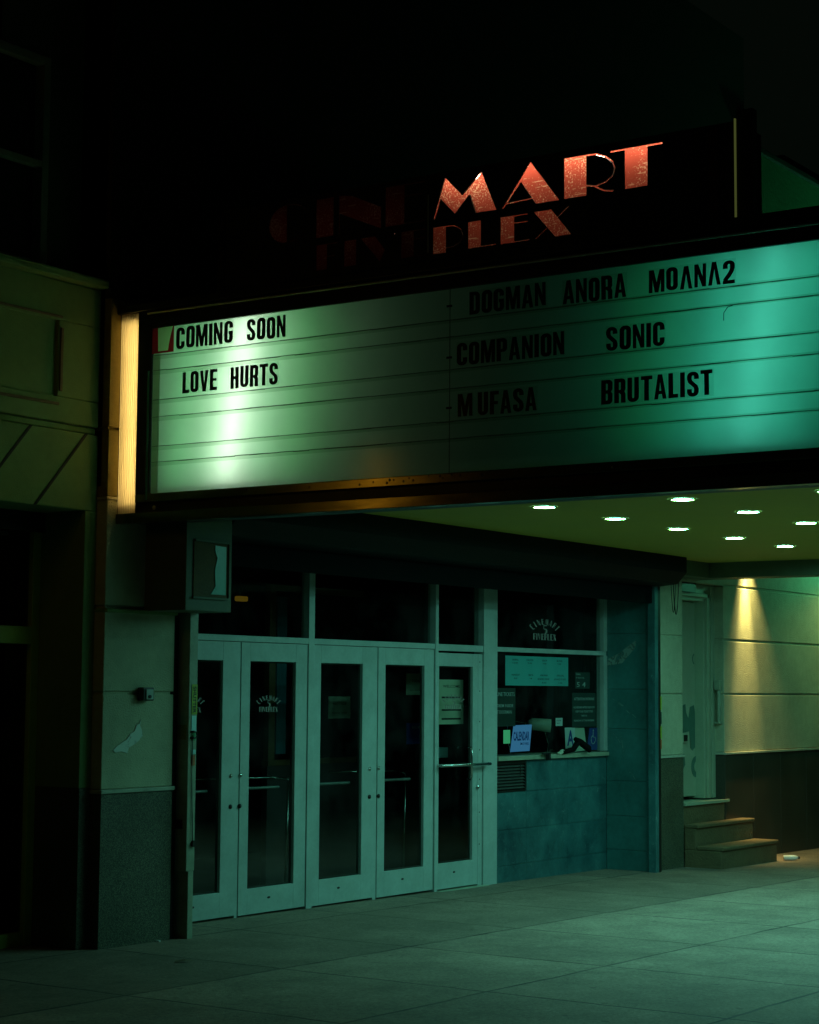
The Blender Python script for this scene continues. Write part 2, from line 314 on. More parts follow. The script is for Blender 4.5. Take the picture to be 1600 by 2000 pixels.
def tag(o, label, cat, group=None):
    """a thing that is one mesh: move its origin to its base"""
    me = o.data
    if o.parent is None and me.vertices:
        xs = [v.co for v in me.vertices]
        c = Vector((sum(v.x for v in xs)/len(xs), sum(v.y for v in xs)/len(xs), min(v.z for v in xs)))
        me.transform(Matrix.Translation(-c)); o.location = c
    o['label'] = label; o['category'] = cat
    if group: o['group'] = group
    return o
def struct(o): o['kind'] = 'structure'; return o

# glyph outlines -> filled curve -> mesh.  plane 'x': faces -x (text runs towards -y); plane 'y': faces -y (text runs towards +x)
def fill(loops, depth):
    cu = bpy.data.curves.new('outline', 'CURVE'); cu.dimensions = '2D'; cu.fill_mode = 'BOTH'; cu.extrude = depth/2
    for lp in loops:
        s = cu.splines.new('POLY'); s.points.add(len(lp)-1); s.use_cyclic_u = True
        for p, q in zip(s.points, lp): p.co = (q[0], q[1], 0, 1)
    return conv(cu)
def conv(cu):
    o = bpy.data.objects.new('tmp', cu); COL.objects.link(o); bpy.context.view_layer.update()
    me = bpy.data.meshes.new_from_object(o.evaluated_get(bpy.context.evaluated_depsgraph_get()))
    bpy.data.objects.remove(o); return me
def place(me, plane, u0, d, z0, su=1, sz=1):
    for v in me.vertices:
        lx, ly, lz = v.co
        v.co = (d-lz, u0-lx*su, z0+ly*sz) if plane == 'x' else (u0+lx*su, d-lz, z0+ly*sz)
    return me
def text(body, plane, u0, u1, d, z0, z1, depth=.001, bold=0.0, align=True):
    """text stretched into the box u0..u1, z0..z1 on a plane"""
    cu = bpy.data.curves.new('t', 'FONT'); cu.body = body; cu.size = 1; cu.extrude = .0; cu.offset = bold; cu.resolution_u = 2
    me = conv(cu)
    xs = [v.co.x for v in me.vertices]; ys = [v.co.y for v in me.vertices]
    su = abs(u1-u0)/(max(xs)-min(xs)); sz = (z1-z0)/(max(ys)-min(ys)); mx, my = min(xs), min(ys)
    for v in me.vertices: v.co.x -= mx; v.co.y -= my
    return place(me, plane, u0, d, z0, su, sz)
def join(meshes, name):
    bm = bmesh.new()
    for me in meshes: bm.from_mesh(me)
    out = bpy.data.meshes.new(name); bm.to_mesh(out); bm.free(); return out
def arc(cx, cy, r, a0, a1, n=8, ry=None):
    ry = r if ry is None else ry
    return [(cx+r*math.cos(math.radians(a0+(a1-a0)*i/n)), cy+ry*math.sin(math.radians(a0+(a1-a0)*i/n))) for i in range(n+1)]
def ribbon(cl, s, t=None):
    """closed outline of a polyline with width s (vertical strokes) / t (horizontal strokes)"""
    t = t or s; Lf = []; R = []
    for i, p in enumerate(cl):
        a = cl[max(i-1, 0)]; b = cl[min(i+1, len(cl)-1)]
        dx, dy = b[0]-a[0], b[1]-a[1]; l = math.hypot(dx, dy) or 1; nx, ny = -dy/l, dx/l
        Lf.append((p[0]+nx*s/2, p[1]+ny*t/2)); R.append((p[0]-nx*s/2, p[1]-ny*t/2))
    return Lf+R[::-1]
W = .485; S = .188; T_ = .15; r_ = .13
def rr(x0, y0, x1, y1, r, corners='1111'):
    o = []
    o += arc(x1-r, y0+r, r, -90, 0) if corners[0] == '1' else [(x1, y0)]
    o += arc(x1-r, y1-r, r, 0, 90) if corners[1] == '1' else [(x1, y1)]
    o += arc(x0+r, y1-r, r, 90, 180) if corners[2] == '1' else [(x0, y1)]
    o += arc(x0+r, y0+r, r, 180, 270) if corners[3] == '1' else [(x0, y0)]
    return o
def glyph(ch):
    w = W; h = S/2; hs = T_/2; X0, X1, Y0, Y1 = h, w-h, hs, 1-hs
    if ch == 'O': return [rr(0, 0, w, 1, .2), rr(S, T_, w-S, 1-T_, .07)], w
    if ch == 'D': return [rr(0, 0, w, 1, .2, '1100'), rr(S, T_, w-S, 1-T_, .07, '1100')], w
    if ch == 'C': return [ribbon([(X1, .66)]+arc(X1-r_, Y1-r_, r_, 0, 90)+arc(X0+r_, Y1-r_, r_, 90, 180)+arc(X0+r_, Y0+r_, r_, 180, 270)+arc(X1-r_, Y0+r_, r_, 270, 360)+[(X1, .34)], S, T_)], w
    if ch == 'G': return [ribbon([(X1, .68)]+arc(X1-r_, Y1-r_, r_, 0, 90)+arc(X0+r_, Y1-r_, r_, 90, 180)+arc(X0+r_, Y0+r_, r_, 180, 270)+arc(X1-r_, Y0+r_, r_, 270, 350)+[(X1, .30), (X1, .535)], S, T_)[:], [(w*.52, .40), (w-S+.002, .40), (w-S+.002, .53), (w*.52, .53)]], w
    if ch == 'S': return [ribbon([(X1, .70), (X1, .78)]+arc(X1-r_, Y1-r_, r_, 10, 90)+arc(X0+r_, Y1-r_, r_, 90, 180)+[(X0, .71), (X0+.03, .61), (w/2, .5), (X1-.03, .39), (X1, .29)]+arc(X1-r_, Y0+r_, r_, 0, -90)+arc(X0+r_, Y0+r_, r_, 270, 180)+[(X0, .31)], S, T_)], w
    if ch == '2': return [ribbon([(X0, .66), (X0, .76)]+arc(X0+r_, Y1-r_, r_, 170, 90)+arc(X1-r_, Y1-r_, r_, 90, 0)+[(X1, .68), (X1-.03, .56), (w/2, .36), (X0+.02, .2), (X0, Y0+.07)], S, T_), [(0, 0), (w, 0), (w, T_), (0, T_)]], w
    if ch == 'U': return [ribbon([(X0, 1), (X0, .5)]+arc(X0+r_, Y0+r_, r_, 180, 270)+arc(X1-r_, Y0+r_, r_, 270, 360)+[(X1, .5), (X1, 1)], S, T_)], w
    if ch == 'I': return [[(0, 0), (S, 0), (S, 1), (0, 1)]], S
    if ch == 'L': return [[(0, 0), (.40, 0), (.40, T_), (S, T_), (S, 1), (0, 1)]], .40
    if ch == 'E': return [[(0, 0), (.42, 0), (.42, T_), (S, T_), (S, .44), (.38, .44), (.38, .56), (S, .56), (S, 1-T_), (.42, 1-T_), (.42, 1), (0, 1)]], .42
    if ch == 'F': return [[(0, 0), (S, 0), (S, .43), (.37, .43), (.37, .56), (S, .56), (S, 1-T_), (.41, 1-T_), (.41, 1), (0, 1)]], .41
    if ch == 'H': return [[(0, 0), (S, 0), (S, .43), (w-S, .43), (w-S, 0), (w, 0), (w, 1), (w-S, 1), (w-S, .57), (S, .57), (S, 1), (0, 1)]], w
    if ch == 'T': return [[(w/2-h, 0), (w/2+h, 0), (w/2+h, 1-T_), (w, 1-T_), (w, 1), (0, 1), (0, 1-T_), (w/2-h, 1-T_)]], w
    if ch == 'N': return [[(0, 0), (.135, 0), (.135, .60), (w-.15, 0), (w, 0), (w, 1), (w-.135, 1), (w-.135, .42), (.15, 1), (0, 1)]], w
    if ch == 'V': return [[(0, 1), (.17, 1), (.25, .28), (.33, 1), (.50, 1), (.34, 0), (.16, 0)]], .50
    if ch == 'M': q = .66; return [[(0, 0), (.14, 0), (.14, .62), (.26, .0), (.40, 0), (.52, .62), (.52, 0), (q, 0), (q, 1), (q-.2, 1), (.33, .42), (.2, 1), (0, 1)]], q
    if ch == 'A': return [[(0, 0), (.15, 0), (.185, .20), (.33, .20), (.365, 0), (.515, 0), (.345, 1), (.17, 1)], [(.205, .33), (.31, .33), (.258, .74)]], .515
    if ch == '^': return [[(0, 0), (.15, 0), (.258, .72), (.365, 0), (.515, 0), (.345, 1), (.17, 1)]], .515
    if ch == 'P': return [rr(0, .40, w, 1, .17, '1100')[:-1]+[(0, 1), (0, 0), (S, 0), (S, .40)], rr(S, .53, w-S, 1-T_, .05, '1100')], w
    if ch == 'R': return [[(0, 0), (S, 0), (S, .41), (.22, .41), (w-S, .33), (w-S, 0), (w, 0), (w, .36), (w-.05, .46), (w, .56)]+arc(w-.17, .83, .17, 0, 90)+[(0, 1)], rr(S, .53, w-S, 1-T_, .05, '1100')], w
    if ch == 'B': return [[(0, 0)]+arc(w-.16, .16, .16, -90, 0)+[(w, .42), (w-.06, .51), (w, .60)]+arc(w-.16, .84, .16, 0, 90)+[(0, 1)], rr(S, T_, w-S, .44, .05, '1100'), rr(S, .57, w-S, 1-T_, .05, '1100')], w
    raise KeyError(ch)

# ================================================================= GROUND
gz = lambda x: -.009*(x-9.5)
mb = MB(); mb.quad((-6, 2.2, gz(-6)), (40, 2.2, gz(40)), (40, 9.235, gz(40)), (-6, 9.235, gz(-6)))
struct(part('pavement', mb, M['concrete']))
mb = MB(); mb.quad((-70, -60, gz(-6)-.13), (90, -60, gz(40)-.13), (90, 2.2, gz(40)-.13), (-70, 2.2, gz(-6)-.13)); struct(part('road', mb, M['asphalt']))
mb = MB(); mb.prism([(2.05, -.3), (2.198, -.3), (2.198, .004), (2.05, .004)], 'x', -6, 40)
for i, v in enumerate(mb.v): mb.v[i] = (v[0], v[1], v[2]+gz(v[0]))
struct(part('kerb', mb, M['ledge'], bevel=.015))
mb = MB(); mb.quad((-80, -80, -.6), (120, -80, -.6), (120, 120, -.6), (-80, 120, -.6)); struct(part('ground', mb, M['asphalt']))

# ================================================================= CINEMA BUILDING
YP, YD, XF = 8.70, 9.18, 9.29
B = thing('cinema_building', 'cream stucco cinema building with dark granite base, glazed doors and ticket booth', 'building', (13, 8.7, 0))
# left pillar
mb = MB()
for z0, z1 in ((1.02, 1.635), (1.655, 2.19), (2.215, 2.9)): mb.box(9.18, 9.87, YP, 9.6, z0, z1)
mb.box(9.195, 9.855, YP+.014, 9.6, 1.0, 2.95); mb.box(9.18, 9.87, YP, 9.6, 2.91, 2.93)
part('pillar', mb, M['stucco'], B, bevel=.006)
mb = MB(); mb.box(9.178, 9.872, YP-.004, 9.59, gz(9.2)-.1, .99); part('pillar_base', mb, M['granite'], B, bevel=.004, label='dark speckled granite base of the left pillar')
mb = MB(); mb.box(9.165, 9.88, YP-.018, 9.0, .992, 1.018); part('ledge', mb, M['ledge'], B, bevel=.004)
mb = MB(); mb.box(9.17, 9.872, YP-.03, 8.9, 2.17, 2.195); part('ledge', mb, M['stucco_dark'], B, bevel=.006)
# upper wall above the canopy, mostly unlit
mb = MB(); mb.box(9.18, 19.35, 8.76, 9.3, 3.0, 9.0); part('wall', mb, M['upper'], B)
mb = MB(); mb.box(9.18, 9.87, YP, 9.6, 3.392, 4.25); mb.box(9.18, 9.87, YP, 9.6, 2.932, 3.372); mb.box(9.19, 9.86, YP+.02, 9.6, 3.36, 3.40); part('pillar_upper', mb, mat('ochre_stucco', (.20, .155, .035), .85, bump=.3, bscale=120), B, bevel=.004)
mb = MB(); mb.box(9.18, 9.87, 8.72, 9.6, 4.252, 9.0); part('pillar_top', mb, M['upper'], B)  # pillar above the lit stretch, its darkness painted in
mb = MB(); mb.box(9.88, 18.0, 8.74, 9.17, 2.70, 3.2); part('lintel', mb, M['black_metal'], B)
# right pillar
mb = MB()
for z0, z1 in ((1.05, 1.64), (1.66, 2.215), (2.245, 3.0)): mb.box(16.96, 17.6, YP, 9.5, z0, z1)
mb.box(16.975, 17.59, YP+.014, 9.5, 1.0, 3.0)
part('pillar', mb, M['stucco'], B, bevel=.006)
mb = MB(); mb.box(16.975, 17.602, YP-.004, 9.4, -.3, 1.02); part('pillar_base', mb, M['granite'], B, bevel=.004)
mb = MB(); mb.box(16.96, 17.615, YP-.018, 9.4, 1.022, 1.046); part('ledge', mb, M['ledge'], B, bevel=.004)
# side-door recess and right wall
mb = MB(); mb.box(17.6, 18.57, 8.70, 9.5, 2.80, 3.3); mb.box(17.6, 18.6, 9.1, 9.4, 0, 2.8); part('wall', mb, M['stucco'], B, bevel=.004)
mb = MB()
for z0, z1 in ((1.05, 1.645), (1.665, 2.215), (2.24, 2.79), (2.815, 4.5)): mb.box(18.57, 25, YP, 9.4, z0, z1)
mb.box(18.585, 24.98, YP+.016, 9.4, 1.0, 4.4)
part('wall', mb, M['stucco'], B, bevel=.006, label='long cream stucco wall with horizontal grooves')
mb = MB()
for i in range(9): mb.box(18.572+i*.72, 18.572+i*.72+.715, YP-.006, 9.3, -.5, 1.02)
part('wall_base', mb, M['granite_brown'], B, bevel=.003)
mb = MB(); mb.box(18.555, 25, YP-.02, 9.3, 1.022, 1.046); part('ledge', mb, M['ledge'], B, bevel=.004)
# side door with frame
mb = MB()
mb.box(18.30, 18.57, 8.80, 9.0, .575, 2.795); mb.box(17.62, 18.30, 8.80, 9.0, 2.62, 2.795)
mb.box(18.34, 18.40, 8.775, 8.80, .575, 2.70); mb.box(17.62, 18.40, 8.775, 8.80, 2.66, 2.70); mb.box(18.46, 18.50, 8.785, 8.80, .575, 2.79)
fr = part('door_frame', mb, M['door_old'], B, bevel=.006, label='moulded frame round the peeling side door')
mb = MB(); mb.box(17.56, 18.295, 8.90, 8.95, .60, 2.615)
sd = part('door', mb, M['door_old'], B, bevel=.004, label='peeling pale green side door above the steps')
def blob(plane_y, pts, depth=.003): mb = MB(); mb.prism(pts, 'y', plane_y-depth, plane_y); return mb
part('bare_patch', blob(8.8995, [(17.95, 1.53), (18.06, 1.55), (18.08, 1.46), (18.13, 1.40), (18.17, 1.52), (18.26, 1.54), (18.285, 1.45), (18.28, 1.10), (18.22, 1.07), (18.17, 1.10), (18.15, 1.27), (17.95, 1.25)]), M['patch'], sd)
part('bare_patch', blob(8.8995, [(17.95, 1.03), (18.03, 1.04), (18.05, .93), (18.0, .88), (17.95, .9)]), M['patch'], sd)
part('bare_patch', blob(8.8995, arc(18.30, .90, .11, 90, 270, 10)+arc(18.31, .90, .055, 270, 90, 8)[:-1]), M['patch'], sd)
part('bare_patch', blob(8.8995, arc(18.29, 2.02, .06, 110, 250, 10)+arc(18.292, 2.02, .045, 250, 110, 8), .002), M['patch'], sd)
mb = MB(); mb.box(17.96, 18.10, 8.885, 8.899, 1.15, 1.255); lk = part('lock_box', mb, M['door_old'], sd, bevel=.003)
mb = MB(); mb.box(17.99, 18.065, 8.875, 8.884, 1.17, 1.235); part('handle', mb, M['black_metal'], sd, bevel=.003)
# side grip of the wall reveal: wall-mounted bracket box and pipe
mb = MB(); mb.tube([(18.53, 8.74, 1.70), (18.53, 8.74, 1.36)], .022, 10); mb.box(18.49, 18.57, 8.715, 8.775, 1.70, 1.80); mb.box(18.5, 18.565, 8.72, 8.775, 1.345, 1.365)
tag(part('drain_pipe', mb, M['jamb'], bevel=.002), 'short capped pipe on the reveal right of the peeling door', 'pipe')
# storefront: mullions, transoms, doors
mb = MB()
for x0, x1, y0 in ((11.99, 12.065, 9.17), (13.783, 13.83, 9.165), (10.27, 10.305, 9.18)): mb.box(x0, x1, y0, YD+.07, gz(x0)-.02, 2.75)
for x0, x1 in ((11.137, 11.172), (12.90, 12.948)): mb.box(x0, x1, 9.187, YD+.06, gz(x0)-.02, 2.028)
part('mullion', mb, M['door'], B, bevel=.003)
mb = MB(); mb.box(14.566, 14.796, 9.165, YD+.09, gz(14.6)-.02, 2.75); part('mullion', mb, M['door'], B, bevel=.003, label='broad aluminium post between the doors and the ticket booth')
mb = MB()
mb.box(10.305, 11.99, 9.172, YD+.06, 2.03, 2.076); mb.box(12.066, 13.783, 9.172, YD+.06, 2.03, 2.076); mb.box(13.831, 14.565, 9.172, YD+.06, 2.018, 2.076)
part('transom', mb, M['door'], B, bevel=.003)
for x0, x1 in ((10.305, 11.989), (12.066, 13.782), (13.831, 14.565)):
    mb = MB(); mb.quad((x0, 9.225, 2.077), (x1, 9.225, 2.077), (x1, 9.225, 2.75), (x0, 9.225, 2.75)); part('transom_glass', mb, M['glass'], B)
def door(x0, x1, g0, g1, zt=2.026, lock=None, kick=.185, y=YD):
    z0 = gz(x0)+.012; gt = 1.885; mb = MB()
    mb.box(x0, g0, y, y+.045, z0, zt); mb.box(g1, x1, y, y+.045, z0, zt); mb.box(g0, g1, y, y+.045, z0, kick); mb.box(g0, g1, y, y+.045, gt, zt)
    d = part('door', mb, M['door'], B, bevel=.0022)
    mb = MB(); mb.quad((g0, y+.024, kick), (g1, y+.024, kick), (g1, y+.024, gt), (g0, y+.024, gt)); part('glass_pane', mb, M['glass'], d)
    mb = MB()
    for a, b2, c, e2 in ((g0, g0+.012, kick, gt), (g1-.012, g1, kick, gt), (g0+.012, g1-.012, gt-.012, gt), (g0+.012, g1-.012, kick, kick+.012)): mb.box(a, b2, y+.026, y+.04, c, e2)
    part('glazing_bead', mb, M['door_seal'], d)
    if lock:
        for zz, r in ((1.033, .015), (.806, .017)):
            mb = MB(); mb.tube([(lock, y-.008, zz), (lock, y+.01, zz)], r, 14); mb.ball((lock, y-.008, zz), r*.8, 10, (1, .45, 1)); part('lock', mb, M['steel'] if zz > 1 else M['black_metal'], d, smooth=True)
    mb = MB(); mb.ball(((g0+g1)/2-.02, y, .105), .013, 8, (1.6, .3, .7)); part('floor_bolt', mb, M['black_metal'], d)
    return d
def pushbar(d, x0, x1, y):
    mb = MB(); mb.tube([(x0, y, .925), (x1, y, .922)], .013, 10); mb.box(x0-.03, x0, YD+.046, y+.014, .905, .945); part('push_bar', mb, M['dull_steel'], d, smooth=False)
d1 = door(10.307, 11.135, 10.40, 10.96, lock=11.065); pushbar(d1, 10.40, 10.90, 9.27)
d2 = door(11.174, 11.987, 11.28, 11.84, lock=11.205-.03); pushbar(d2, 11.28, 11.75, 9.27)
d3 = door(12.068, 12.897, 12.165, 12.73, lock=12.836); pushbar(d3, 12.16, 12.68, 9.27)
d4 = door(12.951, 13.779, 13.055, 13.635, lock=12.985-.02); pushbar(d4, 13.05, 13.55, 9.27)
d5 = door(13.835, 14.49, 13.862, 14.405, zt=2.0, kick=.19)
mb = MB(); mb.box(14.493, 14.563, YD, 9.24, gz(14.5), 2.0); part('door_frame', mb, M['door'], B, bevel=.002)
mb = MB(); mb.tube([(13.815, 9.115, 1.03), (14.60, 9.115, 1.026)], .014, 12)
mb.tube([(13.825, 9.115, 1.03), (13.825, YD, 1.03)], .014, 10); mb.tube([(14.575, 9.115, 1.026), (14.575, 9.17, 1.026)], .016, 10); mb.ball((13.815, 9.115, 1.03), .017, 10)
part('pull_bar', mb, M['steel'], d5, smooth=True)
mb = MB(); mb.tube([(14.31, 9.18, 1.17), (14.31, 9.14, 1.175), (14.305, 9.125, 1.15), (14.305, 9.125, .92), (14.31, 9.14, .895), (14.31, 9.18, .90)], .010, 10)
part('handle', mb, M['steel'], d5, smooth=True)
mb = MB(); mb.tube([(14.475, 9.16, .823), (14.475, YD+.01, .823)], .016, 14); mb.ball((14.475, 9.162, .823), .015, 10, (1, .5, 1)); part('lock', mb, M['steel'], d5, smooth=True)
for z in (1.93, 1.67, 1.40, 1.15, .89, .60, .32):
    mb = MB(); mb.ball((14.52, YD, z), .007, 8, (1, .4, 1)); part('screw', mb, M['black_metal'], d5)
mb = MB(); mb.box(10.30, 14.6, 9.12, 9.25, gz(14.5)-.05, gz(14.5)+.006); part('threshold', mb, M['jamb'], B, bevel=.003)
# ticket booth front
mb = MB(); mb.box(14.797, 16.86, 9.17, 9.25, 2.03, 2.072); mb.box(16.80, 16.87, 9.165, 9.25, 1.09, 2.029); mb.box(16.80, 16.87, 9.165, 9.25, 2.073, 2.75); part('booth_frame', mb, M['door'], B, bevel=.003)
mb = MB(); mb.quad((14.797, 9.21, 1.08), (16.8, 9.21, 1.08), (16.8, 9.21, 2.03), (14.797, 9.21, 2.03)); part('booth_window', mb, M['glass2'], B)
mb = MB(); mb.quad((14.797, 9.21, 2.073), (16.8, 9.21, 2.073), (16.8, 9.21, 2.75), (14.797, 9.21, 2.75)); part('transom_glass', mb, M['glass2'], B)
mb = MB(); mb.box(14.797, 16.868, 9.145, 9.50, 1.042, 1.082); part('counter', mb, M['jamb'], B, bevel=.004)
mb = MB()
xs = [14.797, 15.33, 16.10, 16.872]; zs = [-.2, .10, .42, .755, 1.04]
for i in range(3):
    for j in range(4):
        if i == 0 and j == 3: continue
        x0, x1, z0, z1 = xs[i], xs[i+1], zs[j], zs[j+1]
        mb.box(x0+.0015, x1-.0015, YD, 9.3, z0+.0015, z1-.0015)
part('booth_cladding', mb, M['marble'], B, bevel=.0015, label='blue-green marbled panels under the ticket window')
mb = MB(); mb.box(14.797, 15.328, 9.2, 9.26, .757, 1.04); mb.box(14.80, 15.325, 9.175, 9.2, 1.008, 1.04); mb.box(15.30, 15.326, 9.175, 9.2, .76, 1.008); mb.box(14.80, 15.3, 9.175, 9.2, .757, .772)
vt = part('air_grille', mb, M['black_metal'], B)
for i in range(8):
    mb = MB(); z = .785+i*.028; mb.prism([(9.176, z), (9.178, z+.003), (9.2, z+.018), (9.2, z+.013)], 'x', 14.80, 15.30); part('louvre', mb, M['louvre'], vt)
mb = MB(); mb.tube([(15.20, 9.165, .995), (15.20, 9.165, .905)], .005, 8); part('latch', mb, M['steel'], vt)
# booth side wall + right shutter jamb
mb = MB()
zs = [-.3, .13, .46, .80, 1.31, 1.70, 2.25, 2.8]
for j in range(7): mb.box(16.872, 16.95, 8.66, 9.178, zs[j]+.0015, zs[j+1]-.0015)
part('booth_side_wall', mb, mat('hazy_teal_panel', (.045, .175, .175), .4, var=.35, scale=2.5), B, bevel=.0015, label='scuffed green marble side wall of the booth recess')
part('scrape_mark', MB().prism([(9.165, 1.93), (9.0, 1.955), (8.86, 2.10), (8.84, 2.18), (8.90, 2.15), (9.02, 2.06), (9.15, 2.0)], 'x', 16.868, 16.8705), M['scrape'], B)
for (a, b2, c, d) in ((9.1, 1.60, 8.85, 1.42), (9.08, 1.57, 8.92, 1.46), (9.12, 1.28, 8.98, 1.10), (9.02, 1.25, 8.99, 1.09), (8.95, .9, 8.86, .82)):
    part('scrape_mark', MB().tube([(16.871, a, b2), (16.871, (a+c)/2, (b2+d)/2+.02), (16.871, c, d)], .0018, 5), M['scrape'], B)
mb = MB(); mb.box(16.80, 16.868, 8.60, 8.68, gz(16.8)-.02, 2.72); part('shutter_jamb', mb, M['marble'], B, bevel=.003)
mb = MB(); mb.box(16.868, 16.90, 8.60, 8.70, gz(16.8)-.02, 2.72); mb.box(16.905, 16.925, 8.61, 8.70, gz(16.8)-.02, 2.72); mb.box(16.93, 16.958, 8.62, 8.70, gz(16.8)-.02, 2.72)
part('shutter_track', mb, M['black_metal'], B, bevel=.002)
mb = MB(); mb.box(16.9005, 16.9045, 8.612, 8.70, gz(16.8), 2.4); part('shutter_track', mb, M['rail'], B)
# left shutter track + jamb
mb = MB(); mb.box(9.872, 9.935, 8.72, 9.3, gz(9.9)-.02, 2.3); part('shutter_track', mb, M['black'], B)
mb = MB(); mb.box(9.937, 10.022, 8.62, 8.90, gz(9.9)+.45, 2.3); mb.box(9.965, 10.02, 8.625, 8.90, gz(9.9)-.01, gz(9.9)+.45)
jb = part('shutter_jamb', mb, M['jamb'], B, bevel=.004, label='weathered pale metal jamb left of the doors')
mb = MB(); mb.tube([(9.94, 8.75, .76), (9.92, 8.71, .755), (9.925, 8.66, .745)], .012, 8); mb.box(9.925, 9.94, 8.66, 8.80, .73, .79); part('latch', mb, M['black_metal'], jb)
mb = MB(); mb.tube([(10.0, 8.60, .63), (10.0, 8.625, .63)], .022, 12); part('lock', mb, M['black_metal'], jb)
mb = MB(); mb.tube([(9.975, 8.612, 1.36), (9.972, 8.614, 1.1), (9.98, 8.614, .9), (9.99, 8.612, .65)], .003, 6); part('cord', mb, M['cable'], jb)
mb = MB(); mb.tube([(9.945, 8.64, 1.38), (9.975, 8.605, 1.385), (10.0, 8.60, 1.38), (10.0, 8.60, 1.345), (9.97, 8.605, 1.34), (9.945, 8.64, 1.345)], .007, 8); part('handle', mb, M['black_metal'], jb)
# roller shutter hood
mb = MB(); mb.prism([(8.30, 2.985), (8.30, 2.835), (8.40, 2.725), (8.60, 2.705), (8.735, 2.705), (8.735, 2.985)], 'x', 10.03, 16.90)
part('shutter_hood', mb, M['roller'], B, bevel=.004, label='scratched dark roller hood over the entrance')
mb = MB(); mb.box(10.03, 16.865, 8.63, 8.68, 2.54, 2.71); part('shutter_curtain', mb, M['matte'], B)
mb = MB(); mb.box(9.56, 10.03, 8.34, 8.735, 2.19, 2.985)
hb = part('shutter_motor_box', mb, M['box_face'], B, bevel=.005, label='pale box with a peeling teal panel over the left jamb')
mb = MB(); mb.box(9.63, 9.98, 8.332, 8.34, 2.285, 2.65); pn = part('access_panel', mb, M['rust'], hb, bevel=.002)
mb = MB(); mb.prism([(9.845, 2.635), (9.955, 2.63), (9.955, 2.305), (9.80, 2.305), (9.85, 2.36), (9.84, 2.47), (9.865, 2.55), (9.84, 2.6)], 'y', 8.327, 8.331); part('bare_patch', mb, M['box_panel'], hb)
mb = MB(); mb.box(9.62, 9.975, 8.322, 8.34, 2.27, 2.285); mb.box(9.635, 9.995, 8.322, 8.34, 2.65, 2.668); mb.box(9.98, 9.992, 8.322, 8.34, 2.285, 2.65); part('panel_rim', mb, M['box_face'], hb, bevel=.002)
# lobby interior
mb = MB(); mb.quad((10, 9.25, -.06), (17.2, 9.25, -.06), (17.2, 13, -.06), (10, 13, -.06)); part('lobby_floor', mb, M['lobby_floor'], B)
mb = MB(); mb.quad((10, 13, -.2), (20, 13, -.2), (20, 13, 2.8), (10, 13, 2.8)); mb.quad((10.0, 9.25, -.2), (10.0, 13, -.2), (10, 13, 2.8), (10, 9.25, 2.8)); mb.quad((10, 9.2, 2.78), (20, 9.2, 2.78), (20, 13, 2.78), (10, 13, 2.78))
part('lobby_wall', mb, M['lobby'], B)
mb = MB(); mb.box(14.70, 14.79, 9.27, 11.2, -.1, 2.78); mb.box(14.79, 18, 11.1, 11.2, -.1, 2.78); mb.box(16.96, 17.0, 9.3, 11.1, -.1, 2.78); part('booth_inner_wall', mb, mat('booth_dark_paint', (.014, .015, .016), .9, spec=.1), B)
mb = MB()
mb.box(13.29, 13.38, 10.6, 10.66, 1.05, 2.6); mb.box(13.29, 16.2, 10.6, 10.68, 1.0, 1.05); mb.box(13.38, 16.2, 10.6, 10.66, 2.55, 2.6); mb.box(11.4, 13.2, 11.8, 11.86, 1.05, 1.10)
part('lobby_partition_frame', mb, M['wood'], B, bevel=.004)
mb = MB(); mb.box(13.29, 16.2, 10.61, 10.67, -.06, 1.0); part('lobby_partition_wall', mb, M['lobby'], B)
mb = MB(); mb.box(13.42, 13.56, 10.62, 10.66, 1.10, 2.5); part('lobby_curtain', mb, mat('teal_curtain', (.02, .16, .22), .8, stretch=(8, 8, 1)), B)
for i, (x, y, ln) in enumerate(((12.72, 9.95, 1.0), (14.45, 9.95, .8))):
    r = thing('handrail', ('steel handrail post behind the second door from the left', 'steel handrail post behind the fourth door from the left')[i], 'handrail', (x, y, -.05), 'handrails inside the lobby')
    mb = MB(); mb.tube([(x, y, -.05), (x+.03, y, .93)], .011, 8); part('post', mb, M['steel'], r, smooth=True)
    mb = MB(); mb.tube([(x+.03, y, .93), (x-.15, y+.02, .945), (x-ln, y+.25, .95)], .011, 8); part('rail', mb, M['steel'], r, smooth=True)

# ================================================================= MARQUEE
Q = thing('marquee', 'large boxy cinema marquee with backlit letter board and downlit underside', 'marquee', (XF, 6, 2.75))
YF, XE = 2.9, 17.75
mb = MB(); mb.quad((XF+.05, YF, 2.985), (XE, YF, 2.985), (XE, 8.47, 2.985), (XF+.05, 8.47, 2.985)); part('soffit', mb, M['soffit'], Q)
mb = MB(); mb.box(XE, XE+.3, YF-.05, 8.735, 2.83, 4.2); mb.box(XF+.3, XE, YF-.05, YF, 2.8, 4.2); mb.box(17.0, XE, 8.47, 8.735, 2.83, 3.2); part('fascia', mb, M['box_face'], Q, bevel=.004)
mb = MB(); mb.box(XF+.3, XE, YF, 8.735, 4.12, 4.2); part('roof', mb, M['black'], Q)
